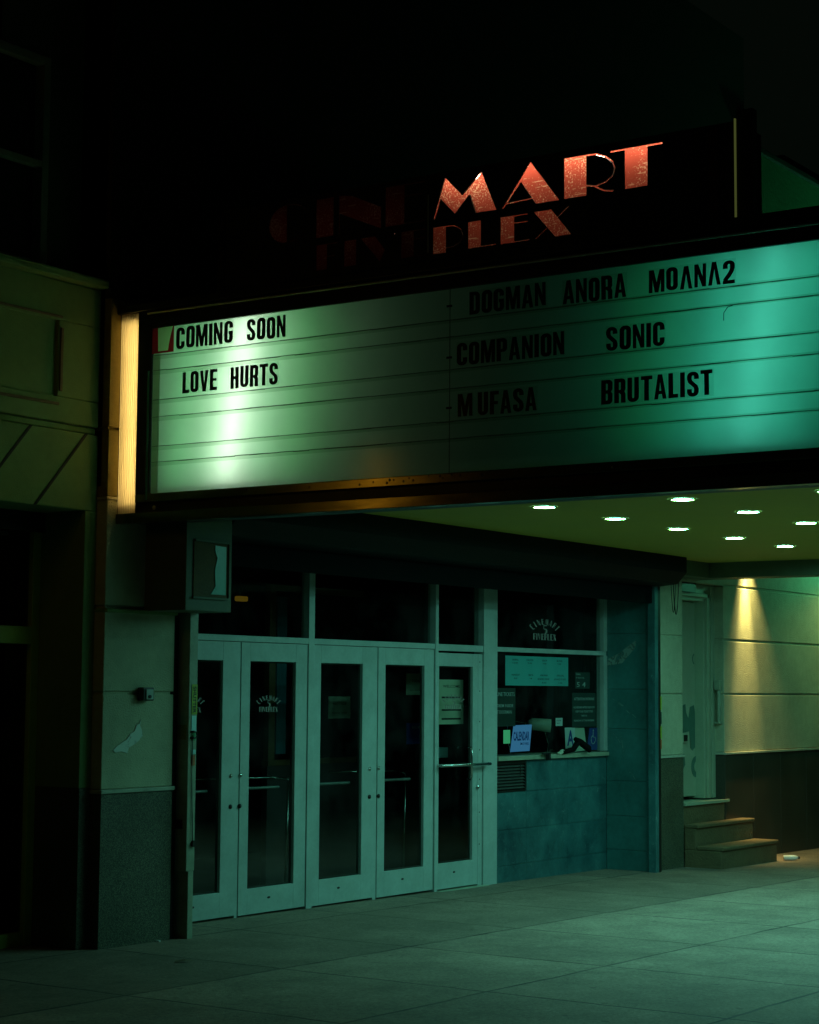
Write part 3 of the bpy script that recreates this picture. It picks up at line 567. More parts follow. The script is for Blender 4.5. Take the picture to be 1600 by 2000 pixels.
# bottom trims of the letter side
mb = MB(); mb.box(XF-.03, XF+.04, YF-.05, 8.70, 2.752, 2.818); part('lower_trim', mb, M['trim'], Q, bevel=.004)
mb = MB(); mb.box(XF+.015, XF+.30, YF-.05, 8.70, 2.819, 2.882); mb.box(XF+.041, XF+.30, YF, 8.70, 2.77, 2.818); part('shadow_gap', mb, M['black'], Q)
mb = MB(); mb.box(XF-.022, XF+.05, YF-.05, 8.54, 2.883, 2.94); fs = part('panel_frame', mb, M['trim'], Q, bevel=.005)
for y, z in ((6.72, 2.905), (6.62, 2.915), (6.50, 2.922), (6.47, 2.92), (6.52, 2.905), (6.40, 2.908), (6.36, 2.925), (6.33, 2.91), (6.22, 2.93), (6.14, 2.925), (6.12, 2.91), (6.06, 2.928), (6.0, 2.92), (5.85, 2.915), (5.6, 2.92), (7.1, 2.912), (7.6, 2.92), (5.0, 2.912)):
    mb = MB(); mb.ball((XF-.022, y, z), random.uniform(.006, .010), 8, (.6, 1, 1)); part('rivet', mb, M['trim'], fs, smooth=True)
mb = MB(); mb.box(XF-.02, XF+.05, YF-.05, 8.42, 4.032, 4.095); mb.box(XF-.02, XF+.05, 8.425, 8.54, 2.94, 4.095); part('panel_frame', mb, M['black_metal'], Q, bevel=.004)
mb = MB(); mb.box(XF-.026, XF-.020, 8.432, 8.446, 2.90, 3.75); part('edge_strip', mb, mat('blue_edge_plastic', (.05, .32, .42), .3), Q)
mb = MB(); mb.tube([(XF-.04, 8.44, 4.13), (XF-.04, YF, 4.108)], .008, 8); part('top_rail', mb, M['rail'], Q, smooth=True)
mb = MB(); mb.box(XF+.0, XF+.05, YF-.05, 8.70, 4.096, 4.15); mb.box(XF-.05, XF+.3, YF-.05, 8.72, 4.15, 4.205); part('cornice', mb, M['black_metal'], Q, bevel=.006)
mb = MB(); mb.ball((XF+.012, 8.40, 2.85), .016, 10, (.5, 1, 1)); part('bolt', mb, M['rail'], Q, smooth=True)
# light box behind the letter board
mb = MB(); mb.quad((XF+.75, YF, 2.9), (XF+.75, 8.42, 2.9), (XF+.75, 8.42, 4.1), (XF+.75, YF, 4.1))
mb.quad((XF+.05, YF, 4.11), (XF+.75, YF, 4.11), (XF+.75, 8.5, 4.11), (XF+.05, 8.5, 4.11)); mb.quad((XF+.05, YF, 2.99), (XF+.75, YF, 2.99), (XF+.75, 8.5, 2.99), (XF+.05, 8.5, 2.99))
mb.quad((XF+.051, YF, 2.9), (XF+.75, YF, 2.9), (XF+.75, YF, 4.1), (XF+.051, YF, 4.1)); mb.quad((XF+.051, 8.425, 2.9), (XF+.75, 8.425, 2.9), (XF+.75, 8.425, 4.1), (XF+.051, 8.425, 4.1))
part('light_box', mb, M['inner'], Q)
for y0, y1 in ((6.092, 8.418), (3.0, 6.088)):
    mb = MB(); mb.quad((XF, y0, 2.93), (XF, y1, 2.93), (XF, y1, 4.045), (XF, y0, 4.045)); part('letter_board', mb, M['panel'], Q)
M['track'] = mat('track_strip', (.20, .22, .16), .5, var=.5, scale=14)
for z in (3.853, 3.752, 3.557, 3.444, 3.251, 3.148):
    pts = []; n = 46
    mb = MB()
    for i in range(n):
        ya = 8.418-(8.418-3.0)*i/n; yb = 8.418-(8.418-3.0)*(i+1)/n
        j = random.uniform(-.0012, .0012); t0 = z+(8.4-ya)*-.002
        h = random.choice((.0035, .004, .005, .004, .006))
        mb.box(XF-.008, XF-.001, yb, ya-.0005, t0+j-h, t0+j)
    part('letter_track', mb, M['track'], Q)
    if 'lip' not in M:
        m = bpy.data.materials.new('acrylic_lip'); m.use_nodes = True; t = m.node_tree; t.nodes.clear()
        oo = N(t, 'ShaderNodeOutputMaterial'); a = N(t, 'ShaderNodeBsdfTransparent'); a.inputs[0].default_value = (.74, .80, .72, 1); t.links.new(a.outputs[0], oo.inputs[0]); M['lip'] = m
    mb = MB(); mb.quad((XF-.0035, 3.0, z+.008-.005), (XF-.0035, 8.418, z-.005), (XF-.0035, 8.418, z-.030), (XF-.0035, 3.0, z+.008-.026)); part('track_lip', mb, M['lip'], Q)
mb = MB(); mb.box(XF-.0015, XF-.0005, 6.087, 6.093, 2.94, 4.03); part('board_seam', mb, M['track'], Q)
mb = MB(); mb.box(XF-.0035, XF-.0008, 8.36, 8.418, 2.945, 3.86); part('board_edging', mb, translucent('edging_acrylic', (.72, .74, .60)), Q)
for z in (3.931, 3.624, 3.325):
    mb = MB(); mb.box(XF-.008, XF-.001, 6.075, 6.11, z-.006, z+.006); part('clip', mb, M['black'], Q)
def tube_lamp(name, pts, r, m, parent, lab=None): mb = MB(); mb.tube(pts, r, 10); return part(name, mb, m, parent, label=lab, smooth=True)
# fluorescent tubes inside the box; the middle ones are dead
for yb, yt, mt_ in ((8.20, 8.10, 'tube_s'), (7.98, 7.86, 'tube_s'), (7.80, 7.62, 'tube_w'), (7.56, 7.40, 'tube_s'), (7.30, 7.18, 'tube_g'), (7.08, 6.98, 'tube_h'),
                    (4.90, 4.80, 'tube_h'), (4.70, 4.54, 'tube_v'), (4.46, 4.27, 'tube_u'), (4.24, 4.02, 'tube_t'), (4.02, 3.80, 'tube_u'), (3.76, 3.62, 'tube_v')):
    tube_lamp('lamp_tube', [(XF+.155, yb, 2.995), (XF+.155, yt, 4.07)], .02, M[mt_], Q)
# red card and stray wire on the board
mb = MB(); mb.quad((XF-.011, 8.235, 3.862), (XF-.011, 8.425, 3.862), (XF-.011, 8.425, 4.035), (XF-.011, 8.375, 4.035), (XF-.011, 8.37, 3.875), (XF-.011, 8.285, 3.875), (XF-.011, 8.275, 3.93), (XF-.011, 8.262, 3.98), (XF-.011, 8.245, 4.035), (XF-.011, 8.235, 4.035)); rc = tag(part('menu_card', mb, M['red_card']), 'torn red and white card tucked in the top left corner of the letter board', 'card')
rc2 = part('card_front', MB().quad(*[(XF-.0112, a, b) for a, b in [(8.37, 3.875), (8.285, 3.875), (8.275, 3.93), (8.262, 3.98), (8.245, 4.035), (8.375, 4.03)]]), M['card_pale'], rc)
mb = MB(); mb.tube([(XF-.012, 4.33, 3.66), (XF-.02, 4.325, 3.70), (XF-.015, 4.305, 3.73), (XF-.006, 4.28, 3.738)], .0022, 6)
tag(part('wire', mb, M['cable']), 'thin bent black wire sticking out of the letter board at the right', 'wire')
# warm ribbed light column beside the board
Lc = thing('light_column', 'glowing yellow ribbed vertical light column at the wall end of the marquee', 'light', (XF, 8.62, 2.81))
mb = MB(); n = 10; y0, y1 = 8.695, 8.54
for i in range(n):
    a = y0+(y1-y0)*i/n; b2 = y0+(y1-y0)*(i+1)/n; k = (b2-a)
    for q in range(4):
        f0, f1 = q/4, (q+1)/4; d0 = .008*math.sin(PI*f0)**.6 if 0 < f0 < 1 else 0; d1_ = .008*math.sin(PI*f1)**.6 if 0 < f1 < 1 else 0
        mb.quad((XF-.012-d0, a+k*f0, 2.815), (XF-.012-d1_, a+k*f1, 2.815), (XF-.012-d1_, a+k*f1, 4.175), (XF-.012-d0, a+k*f0, 4.175))
part('ribbed_cover', mb, M['ribbed'], Lc)
mb = MB(); mb.quad((XF+.20, 8.54, 2.8), (XF+.20, 8.698, 2.8), (XF+.20, 8.698, 4.19), (XF+.20, 8.54, 4.19)); part('reflector', mb, M['paper_w'], Lc)
mb = MB(); mb.box(XF-.022, XF+.2, 8.535, 8.699, 4.176, 4.19); mb.box(XF-.022, XF+.2, 8.535, 8.699, 2.79, 2.816); mb.box(XF-.015, XF+.2, 8.696, 8.699, 2.816, 4.176); mb.box(XF-.015, XF+.2, 8.541, 8.544, 2.816, 4.176); part('end_cap', mb, M['black_metal'], Lc)
mb = MB()
for i in range(1, 10): mb.box(XF-.0125, XF-.008, y0+(y1-y0)*i/10-.0021, y0+(y1-y0)*i/10+.0021, 2.815, 4.175)
part('rib_shade', mb, mat('rib_shade_amber', (.30, .17, .03), .6), Lc)  # dark strips paint in the shade between the ribs
for y in (8.59, 8.65): tube_lamp('lamp_tube', [(XF+.10, y, 2.84), (XF+.10, y, 4.16)], .015, M['tube_y'], Lc)
# --- downlights in the soffit
pos = [(11.73+1.065*i, y) for y in (6.88, 5.79) for i in range(6)]+[(11.72+1.065*i, 4.73) for i in range(6)]+[(11.72+1.065*i, 3.66) for i in range(6)]
names = {(0, 0): 'leftmost round downlight of the row nearest the wall', (1, 0): 'second round downlight from the left in the row nearest the wall', (2, 0): 'third round downlight from the left in the row nearest the wall', (3, 0): 'fourth round downlight from the left in the row nearest the wall', (4, 0): 'fifth and lowest round downlight in the row nearest the wall',
         (0, 1): 'leftmost round downlight of the middle soffit row', (1, 1): 'second round downlight of the middle soffit row', (2, 1): 'third round downlight of the middle soffit row by the picture edge', (0, 2): 'round downlight cut by the right picture edge just under the fascia'}
def mk_downlight(x, y, lab):
    r = thing('downlight', lab, 'ceiling light', (x, y, 2.985), 'round downlights in the marquee soffit')
    n = 24; mb = MB()
    mb.add([(x+.078*math.cos(2*PI*k/n), y+.078*math.sin(2*PI*k/n), 2.981) for k in range(n)], [tuple(range(n))]); part('lens', mb, M['lens'], r)
    mb = MB(); vs = []
    for rr_, z in ((.079, 2.982), (.081, 2.976), (.092, 2.978), (.095, 2.984)): vs += [(x+rr_*math.cos(2*PI*k/n), y+rr_*math.sin(2*PI*k/n), z) for k in range(n)]
    mb.add(vs, [(i*n+k, i*n+(k+1) % n, (i+1)*n+(k+1) % n, (i+1)*n+k) for i in range(3) for k in range(n)]); part('trim_ring', mb, M['soffit'], r, smooth=True)
    return r
proto = None
for i, (x, y) in enumerate(pos):
    k = (i % 6, i//6)
    lab = names.get(k, 'round downlight in the marquee soffit outside the picture')
    if proto is None: proto = mk_downlight(x, y, lab); continue
    c = proto.copy(); c.location = (x, y, 2.985); c['label'] = lab; COL.objects.link(c)
    for ch in list(proto.children):
        d = ch.copy(); COL.objects.link(d); d.parent = c

# --- black marquee letters
ORD = ['first', 'second', 'third', 'fourth', 'fifth', 'sixth', 'seventh', 'eighth', 'ninth']
words = [('COMING', 8.212, 7.738, 3.872, .145, 'the top left word of the board'), ('SOON', 7.62, 7.311, 3.866, .142, 'the second word of the top left line'),
         ('LOVE', 8.152, 7.863, 3.577, .141, 'the left word of the lower left line'), ('HURTS', 7.748, 7.368, 3.573, .141, 'the right word of the lower left line'),
         ('DOGMAN', 5.945, 5.433, 3.861, .137, 'the leftmost word of the upper right line'), ('ANORA', 5.319, 4.918, 3.851, .138, 'the middle word of the upper right line'), ('MO^N^2', 4.775, 4.264, 3.857, .130, 'the last upper right word'),
         ('COMPANION', 6.032, 5.312, 3.567, .136, 'the longest word of the middle right line'), ('SONIC', 5.041, 4.683, 3.558, .137, 'the short word ending the middle right line'),
         ('M', 6.023, 5.925, 3.266, .136, 'the left word of the bottom line'), ('UFASA', 5.885, 5.493, 3.262, .138, 'the left word of the bottom line'), ('BRUTALIST', 5.074, 4.398, 3.262, .140, 'the last word of the bottom line')]
ci = 0
for wd, yl, yr, z, h, desc in words:
    gs = [glyph(c) for c in wd]; gap = .10
    tot = sum(g[1] for g in gs)+gap*(len(gs)-1); k = (yl-yr)/tot; u = yl
    for i, (ch, (loops, gw)) in enumerate(zip(wd, gs)):
        me = join([fill([q], .004) for q in loops], 'glyph') if ch in 'G2' else fill(loops, .004)
        dz = random.uniform(-.0025, .0025); ang = random.uniform(-.014, .014)
        for v in me.vertices:
            x_, y_ = v.co.x, v.co.y; v.co.x = x_+y_*ang
        me = place(me, 'x', u, XF-.012, z+dz+.002, k, h-.004)
        nm = '2' if ch == '2' else ch.replace('^', 'A')
        kind = 'digit' if ch == '2' else 'letter'
        idx = i+1 if wd == 'UFASA' else i
        o = link('marquee_letter', me, M['letter'])
        extra = {'^': ' without its crossbar'}.get(ch, '')
        if wd == 'M': extra = ' standing apart'
        tag(o, f'black {kind} {nm}{extra}, {ORD[idx]} in {desc}', kind, 'black characters slotted on the letter board')
        # the clear card each character is printed on
        cw = gw*k
        mb = MB(); mb.quad((XF-.0095, u+.006, z-.004), (XF-.0095, u-cw-.006, z-.004), (XF-.0095, u-cw-.006, z+h+.006), (XF-.0095, u+.006, z+h+.006))
        if 'card' not in M:
            m = bpy.data.materials.new('clear_letter_card'); m.use_nodes = True; t = m.node_tree; t.nodes.clear()
            oo = N(t, 'ShaderNodeOutputMaterial'); a = N(t, 'ShaderNodeBsdfTransparent'); a.inputs[0].default_value = (.87, .91, .88, 1); g = N(t, 'ShaderNodeBsdfGlossy', Roughness=.3); mx = N(t, 'ShaderNodeMixShader'); mx.inputs[0].default_value = .03
            t.links.new(a.outputs[0], mx.inputs[1]); t.links.new(g.outputs[0], mx.inputs[2]); t.links.new(mx.outputs[0], oo.inputs[0]); M['card'] = m
        part('letter_card', mb, M['card'], o)
        u -= (gw+gap)*k

# ================================================================= ROOF SIGN (black face with cut-out red letters)
G = thing('rooftop_sign', 'black rooftop name sign with half-lit red art deco letters on top of the marquee', 'sign', (XF+.1, 6, 4.205))
TH = .0
def band(pts, wd_):   # thin stroke as a closed loop
    return ribbon(pts, wd_)
letters = []   # each: list of convex-ish pieces (y,z) polygons, unioned by boolean
top, bot = 4.71, 4.467
letters.append(('C', [[(7.317, 4.712)]+[(7.317+.149*math.cos(a), 4.59+.122*math.sin(a)) for a in [math.radians(90-i*15) for i in range(1, 12)]]+[(7.317, 4.470)],
                      band([(7.315, 4.708), (7.26, 4.706), (7.21, 4.69), (7.165, 4.655)], .008), band([(7.315, 4.474), (7.26, 4.476), (7.21, 4.49), (7.165, 4.525)], .008)]))
letters.append(('I', [[(7.091, top), (6.952, top), (6.952, bot), (7.091, bot)]]))
letters.append(('N', [[(6.906, 4.711), (6.82, 4.70), (6.60, 4.60), (6.60, 4.467), (6.906, 4.598)], [(6.914, 4.711), (6.904, 4.711), (6.904, 4.467), (6.914, 4.467)], [(6.602, 4.711), (6.592, 4.711), (6.592, 4.467), (6.602, 4.467)]]))
letters.append(('E', [[(6.564, 4.713), (6.42, 4.713), (6.42, 4.468), (6.564, 4.468)], [(6.43, 4.713), (6.274, 4.713), (6.274, 4.705), (6.43, 4.705)], [(6.43, 4.642), (6.29, 4.642), (6.29, 4.635), (6.43, 4.635)], [(6.43, 4.476), (6.274, 4.476), (6.274, 4.468), (6.43, 4.468)]]))
letters.append(('M', [[(6.215, 4.468), (6.129, 4.709), (6.118, 4.697), (6.196, 4.468)], [(6.129, 4.709), (6.159, 4.582), (6.057, 4.481), (6.0, 4.578)][::-1], [(6.129, 4.709), (6.16, 4.61), (6.155, 4.578)], [(6.057, 4.483), (6.01, 4.586), (5.875, 4.710), (5.955, 4.585)], [(5.875, 4.710), (5.77, 4.466), (5.914, 4.466), (5.962, 4.596)]]))
letters.append(('A', [[(5.54, 4.716), (5.349, 4.464), (5.504, 4.464), (5.605, 4.608), (5.60, 4.63)], [(5.734, 4.465), (5.54, 4.716), (5.56, 4.66), (5.718, 4.465)], [(5.70, 4.496), (5.52, 4.505), (5.515, 4.496), (5.70, 4.487)]]))
letters.append(('R', [[(5.318, 4.702), (5.172, 4.702), (5.172, 4.465), (5.318, 4.465)], band([(5.18, 4.698), (5.11, 4.695), (5.05, 4.672), (5.005, 4.635), (4.992, 4.597), (5.005, 4.555), (5.05, 4.525), (5.12, 4.510)], .010), band([(5.178, 4.524), (5.12, 4.512), (5.06, 4.478), (5.0, 4.469)], .010)]))
letters.append(('T', [[(4.929, 4.69), (4.785, 4.69), (4.785, 4.466), (4.929, 4.466)], [(5.02, 4.699), (4.693, 4.699), (4.693, 4.688), (5.02, 4.688)]]))
t2, b2_ = 4.422, 4.260
letters.append(('F', [[(7.087, t2), (6.999, t2), (6.999, b2_), (7.087, b2_)], [(7.01, t2), (6.918, t2), (6.918, t2-.006), (7.01, t2-.006)], [(7.01, 4.345), (6.94, 4.345), (6.94, 4.339), (7.01, 4.339)]]))
letters.append(('I', [[(6.872, t2), (6.777, t2), (6.777, b2_), (6.872, b2_)]]))
letters.append(('V', [[(6.747, t2), (6.638, t2), (6.56, 4.327), (6.60, 4.258)], [(6.60, 4.258), (6.573, 4.30), (6.485, t2), (6.495, t2)]]))
letters.append(('E', [[(6.446, t2), (6.351, t2), (6.351, b2_), (6.446, b2_)], [(6.36, t2), (6.268, t2), (6.268, t2-.006), (6.36, t2-.006)], [(6.36, 4.37), (6.275, 4.37), (6.275, 4.364), (6.36, 4.364)], [(6.36, b2_+.006), (6.268, b2_+.006), (6.268, b2_), (6.36, b2_)]]))
letters.append(('P', [[(6.215, 4.418), (6.12, 4.418), (6.12, 4.256), (6.215, 4.256)], band([(6.125, 4.415), (6.06, 4.41), (6.015, 4.382), (6.0, 4.345), (6.02, 4.305), (6.07, 4.286), (6.125, 4.284)], .006)]))
letters.append(('L', [[(5.967, 4.418), (5.875, 4.418), (5.875, 4.259), (5.967, 4.259)], [(5.88, 4.266), (5.771, 4.266), (5.771, 4.259), (5.88, 4.259)]]))
letters.append(('E', [[(5.743, 4.416), (5.648, 4.416), (5.648, 4.256), (5.743, 4.256)], [(5.655, 4.416), (5.558, 4.416), (5.558, 4.409), (5.655, 4.409)], [(5.655, 4.373), (5.555, 4.373), (5.555, 4.366), (5.655, 4.366)], [(5.655, 4.264), (5.548, 4.264), (5.548, 4.257), (5.655, 4.257)]]))
letters.append(('X', [[(5.518, 4.418), (5.402, 4.418), (5.271, 4.256), (5.377, 4.256)], [(5.516, 4.257), (5.504, 4.257), (5.40, 4.345), (5.285, 4.418), (5.298, 4.418)][:], ]))
letters[-1] = ('X', [letters[-1][1][0], [(5.512, 4.257), (5.500, 4.257), (5.284, 4.418), (5.296, 4.418)]])
XS = XF+.002
def tmpobj(mb):
    me = bpy.data.meshes.new('tmp'); me.from_pydata(mb.v, [], mb.f)
    bm = bmesh.new(); bm.from_mesh(me); bmesh.ops.recalc_face_normals(bm, faces=bm.faces); bm.to_mesh(me); bm.free()
    o = bpy.data.objects.new('tmp', me); COL.objects.link(o); return o
def boolean(base, ops, kind):
    for o in ops:
        md = base.modifiers.new('b', 'BOOLEAN'); md.object = o; md.operation = kind; md.solver = 'EXACT'
    bpy.context.view_layer.update()
    me = bpy.data.meshes.new_from_object(base.evaluated_get(bpy.context.evaluated_depsgraph_get()))
    for o in ops+[base]: bpy.data.objects.remove(o)
    return me
face = MB(); face.box(XF-.004, XF+.004, 4.25, 7.86, 4.205, 4.745)
cut = []
for ch, pieces in letters:
    obs = []
    for i, p in enumerate(pieces):
        e_ = .0003*i
        mb = MB(); mb.prism(p, 'x', XF-.02-e_, XF+.02+e_); obs.append(tmpobj(mb))
    me = boolean(obs[0], obs[1:], 'UNION') if len(obs) > 1 else obs[0].data.copy()
    if len(obs) == 1: bpy.data.objects.remove(obs[0])
    co_ = bpy.data.objects.new('tmp', me.copy()); COL.objects.link(co_); cut.append(co_)
    # the visible letter: only its front sheet, set just behind the cut-out
    bm = bmesh.new(); bm.from_mesh(me)
    bmesh.ops.delete(bm, geom=[f for f in bm.faces if f.calc_center_median().x > XF-.018], context='FACES')
    for v in bm.verts: v.co.x = XF+.006
    mid = sum((v.co for v in bm.verts), Vector())/len(bm.verts)
    for v in bm.verts: v.co.y = mid.y+(v.co.y-mid.y)*1.03; v.co.z = mid.z+(v.co.z-mid.z)*1.02
    bm.to_mesh(me); bm.free()
    link('sign_letter', me, M['sign_red'], G)
fo = tmpobj(face); me = boolean(fo, cut, 'DIFFERENCE'); link('sign_face', me, M['black'], G)
mb = MB(); mb.box(XF+.02, XF+.32, 4.25, 7.86, 4.73, 4.745); mb.box(XF+.30, XF+.32, 4.25, 7.86, 4.206, 4.729); mb.box(XF+.02, XF+.3, 7.845, 7.86, 4.206, 4.729); mb.box(XF+.02, XF+.3, 4.25, 4.27, 4.206, 4.729)
part('sign_case', mb, M['inner'], G)
mb = MB(); mb.box(XF+.012, XF+.29, 6.243, 6.25, 4.206, 4.729); part('divider', mb, M['black'], G)
mb = MB(); mb.box(XF-.010, XF-.0045, 6.2425, 6.2475, 4.27, 4.62); part('sign_seam', mb, M['rail'], G)
mb = MB(); mb.box(XF-.02, XF-.005, 4.25, 4.257, 4.2, 4.755); part('corner_strip', mb, emis('light_leak_strip', (.50, .60, .15), .09), G)  # emission stands in for light leaking at the sign edge
mb = MB(); mb.box(XF-.012, XF-.005, 4.36, 4.41, 4.206, 4.72); part('border_strip', mb, mat('dull_red_strip', (.05, .012, .01), .5), G)
mb = MB(); mb.box(XF-.008, XF+.05, 4.155, 4.249, 4.205, 4.80); part('sign_post', mb, M['black'], G)
mb = MB(); mb.box(XF-.012, XF-.005, 7.82, 7.875, 4.205, 4.70); part('border_strip', mb, M['black_metal'], G)
tube_lamp('lamp_tube', [(XF+.09, 6.15, 4.712), (XF+.09, 4.60, 4.712)], .012, M['tube_r'], G)
tube_lamp('lamp_tube', [(XF+.24, 7.6, 4.50), (XF+.24, 6.35, 4.50)], .014, emis('sign_fill_tube', (1.0, .5, .35), .17), G)  # weak tube added to lift the dim left letters

# ================================================================= NEIGHBOUR ON THE LEFT
NB = thing('shop_building', 'dark green stucco shop building with a moulded band left of the cinema', 'building', (8.6, 8.79, 0))
mb = MB(); YN = 8.79
mb.box(2, 9.178, YN, 9.6, 2.83, 3.335); mb.box(2, 9.178, YN, 9.6, 3.385, 3.55); mb.box(8.79, 9.178, YN, 9.6, 3.55, 4.05); mb.box(2, 9.178, YN, 9.6, 4.05, 4.31); mb.box(2, 9.17, YN+.02, 9.6, 3.34, 3.38); mb.box(2, 8.80, YN+.03, 9.6, 3.5, 4.1)
part('wall', mb, M['stucco_dark'], NB, bevel=.008)
mb = MB(); mb.box(2, 8.815, YN-.012, YN-.001, 4.06, 4.078); mb.box(8.80, 8.826, YN-.012, YN-.001, 3.585, 4.0); mb.box(2, 8.80, YN-.012, YN-.001, 3.49, 3.51); part('panel_moulding', mb, M['rust'], NB, bevel=.004)
mb = MB()
for k in range(8):
    xo = -k*.50; mb.prism([(9.05+xo, 3.335), (9.075+xo, 3.335), (8.625+xo, 2.83), (8.60+xo, 2.83)], 'y', YN-.006, YN-.001)
part('diagonal_joint', mb, M['groove'], NB)
mb = MB(); mb.box(2, 9.178, 8.72, 9.5, 4.312, 4.37); part('cornice', mb, M['stucco_dark'], NB, bevel=.012)
mb = MB(); mb.box(2, 8.42-.0, 9.0, 9.3, 5.84, 9); mb.box(8.86, 9.178, 9.0, 9.3, 4.372, 9.0); mb.box(2, 8.859, 9.0, 9.3, 5.85, 9.0); mb.box(2, 8.859, 9.0, 9.3, 4.372, 4.42); part('upper_wall', mb, mat('dim_green_stucco', (.07, .10, .05), .9), NB)
mb = MB(); mb.box(9.07, 9.178, YN, 9.5, 1.03, 2.829); part('pier', mb, M['stucco_dark'], NB, bevel=.004)
mb = MB(); mb.box(9.07, 9.177, YN-.004, 9.5, -.05, 1.028); part('pier_base', mb, M['granite'], NB, bevel=.003)
mb = MB(); mb.box(2, 9.1, 9.15, 9.3, 2.7, 2.829); part('lintel', mb, M['black'], NB)
for x0, x1 in ((7.7, 8.85),):
    mb = MB(); mb.box(x1-.06, x1, 8.98, 9.08, 4.42, 5.84); mb.box(x0, x1-.06, 8.98, 9.05, 5.09, 5.13); mb.box(x0, x1-.06, 8.98, 9.05, 5.78, 5.84); mb.box(x0-.05, x0, 8.98, 9.08, 4.42, 5.84); mb.box(x0, x1-.06, 8.98, 9.05, 4.421, 4.46)
    wn_ = part('window', mb, M['jamb'], NB, bevel=.004)
    mb = MB(); mb.quad((x0, 9.06, 4.43), (x1, 9.06, 4.43), (x1, 9.06, 5.83), (x0, 9.06, 5.83)); part('pane', mb, M['black'], wn_)
# storefront door
mb = MB(); mb.box(9.0, 9.069, 9.18, 9.24, gz(9), 2.7); mb.box(2, 9.0, 9.18, 9.24, 1.96, 2.075); mb.box(7.0, 9.0, 9.19, 9.24, gz(9), .095); mb.box(8.15, 8.2, 9.19, 9.24, .095, 1.96)
M['green_frame'] = mat('green_shop_frame', (.34, .46, .08), .5, var=.15, bump=.1)
sf = part('shopfront_frame', mb, M['green_frame'], NB, bevel=.004)
mb = MB(); mb.quad((7, 9.22, .095), (9.0, 9.22, .095), (9.0, 9.22, 1.96), (7, 9.22, 1.96)); mb.quad((7, 9.22, 2.075), (9.0, 9.22, 2.075), (9.0, 9.22, 2.7), (7, 9.22, 2.7)); part('shop_glass', mb, glass('shop_glass', (.25, .27, .28)), sf)
mb = MB(); mb.quad((4, 10.5, -.1), (9.5, 10.5, -.1), (9.5, 10.5, 2.8), (4, 10.5, 2.8)); part('shop_back_wall', mb, M['black'], NB)
# ================================================================= NEIGHBOUR BEYOND, RIGHT
R2 = thing('neighbouring_building', 'green-lit plain wall of the next building seen past the roof sign', 'building', (22, 8.7, 3.2))
mb = MB(); mb.box(19.37, 30, 8.70, 9.4, 4.6, 7.72); part('wall', mb, mat('green_painted_brick', (.10, .30, .15), .85, var=.2, scale=1.5, bump=.5, bscale=20), R2)
mb = MB(); mb.box(19.37, 30, 8.655, 9.4, 7.722, 7.79); mb.box(20.35, 22.6, 8.72, 9.3, 7.791, 7.90); part('parapet', mb, M['upper'], R2, bevel=.01)

# ================================================================= STEPS
ST = thing('entrance_steps', 'short flight of brown stone steps below the peeling side door', 'steps', (17.9, 8.4, -.07))
part('step', MB().box(17.606, 18.96, 8.29, 8.695, -.2, .10), M['step'], ST, bevel=.008)
part('tread', MB().box(17.604, 18.975, 8.272, 8.56, .101, .138), M['step'], ST, bevel=.010)
part('step', MB().box(17.606, 18.97, 8.565, 8.695, .10, .312), M['step'], ST, bevel=.008)
part('tread', MB().box(17.604, 18.985, 8.545, 8.695, .313, .350), M['step'], ST, bevel=.010)
part('step', MB().box(17.606, 18.565, 8.70, 8.9, .30, .53), M['step'], ST, bevel=.006)
part('sill', MB().box(17.604, 18.64, 8.675, 8.697, .531, .56).box(17.604, 18.567, 8.697, 9.0, .531, .56), M['door_old'], ST, bevel=.003)
tag(part('dead_leaf', MB().add([(9.02, 7.90, gz(9.02)+.004), (9.07, 7.86, gz(9.07)+.012), (9.14, 7.85, gz(9.14)+.006), (9.10, 7.89, gz(9.1)+.018), (9.05, 7.93, gz(9.05)+.008)], [(0, 1, 3), (1, 2, 3), (0, 3, 4)]), M['rust']), 'small dark dead leaf on the pavement before the left pillar', 'leaf')
tag(part('bottle_cap', MB().tube([(9.72, 8.66, gz(9.7)+.002), (9.72, 8.66, gz(9.7)+.012)], .013, 12), M['paper_w']), 'tiny pale round bottle cap at the foot of the left pillar', 'bottle_cap')  # flat disc modelled as a bottle cap
# bottle on the ground
bt = thing('bottle', 'small pale bottle lying on the ground beyond the steps', 'bottle', (19.2, 8.2, gz(19.2)))
z_ = gz(19.2)+.030
part('body', MB().tube([(19.09, 8.27, z_), (19.16, 8.19, z_), (19.175, 8.172, z_), (19.19, 8.155, z_)], [.028, .028, .024, .013], 14), M['paper_w'], bt, smooth=True)
part('cap', MB().tube([(19.19, 8.155, z_), (19.203, 8.14, z_)], .014, 12), M['ink'], bt, smooth=True)
# spotlight washing the right wall
sp_ = thing('spotlight', 'small warm spotlight washing the stucco wall right of the side door', 'spotlight', (19.12, 8.60, 3.30))
part('can', MB().tube([(19.12, 8.575, 3.39), (19.12, 8.57, 3.31)], [.04, .045], 16, cap=False), M['black_metal'], sp_)
part('bracket', MB().box(19.10, 19.14, 8.60, 8.70, 3.37, 3.40), M['black_metal'], sp_)
part('lens', MB().tube([(19.12, 8.57, 3.33), (19.12, 8.57, 3.331)], .036, 16), M['spot_lens'], sp_)
ld = bpy.data.lights.new('spot_beam', 'SPOT'); ld.energy = 420; ld.color = (1, .80, .27); ld.spot_size = math.radians(30); ld.spot_blend = 1.0; ld.shadow_soft_size = .02
lo = bpy.data.objects.new('spot_beam', ld); COL.objects.link(lo); lo.parent = sp_; lo.location = (0.0, -.03, .0); lo.rotation_euler = (math.radians(5), 0, 0)
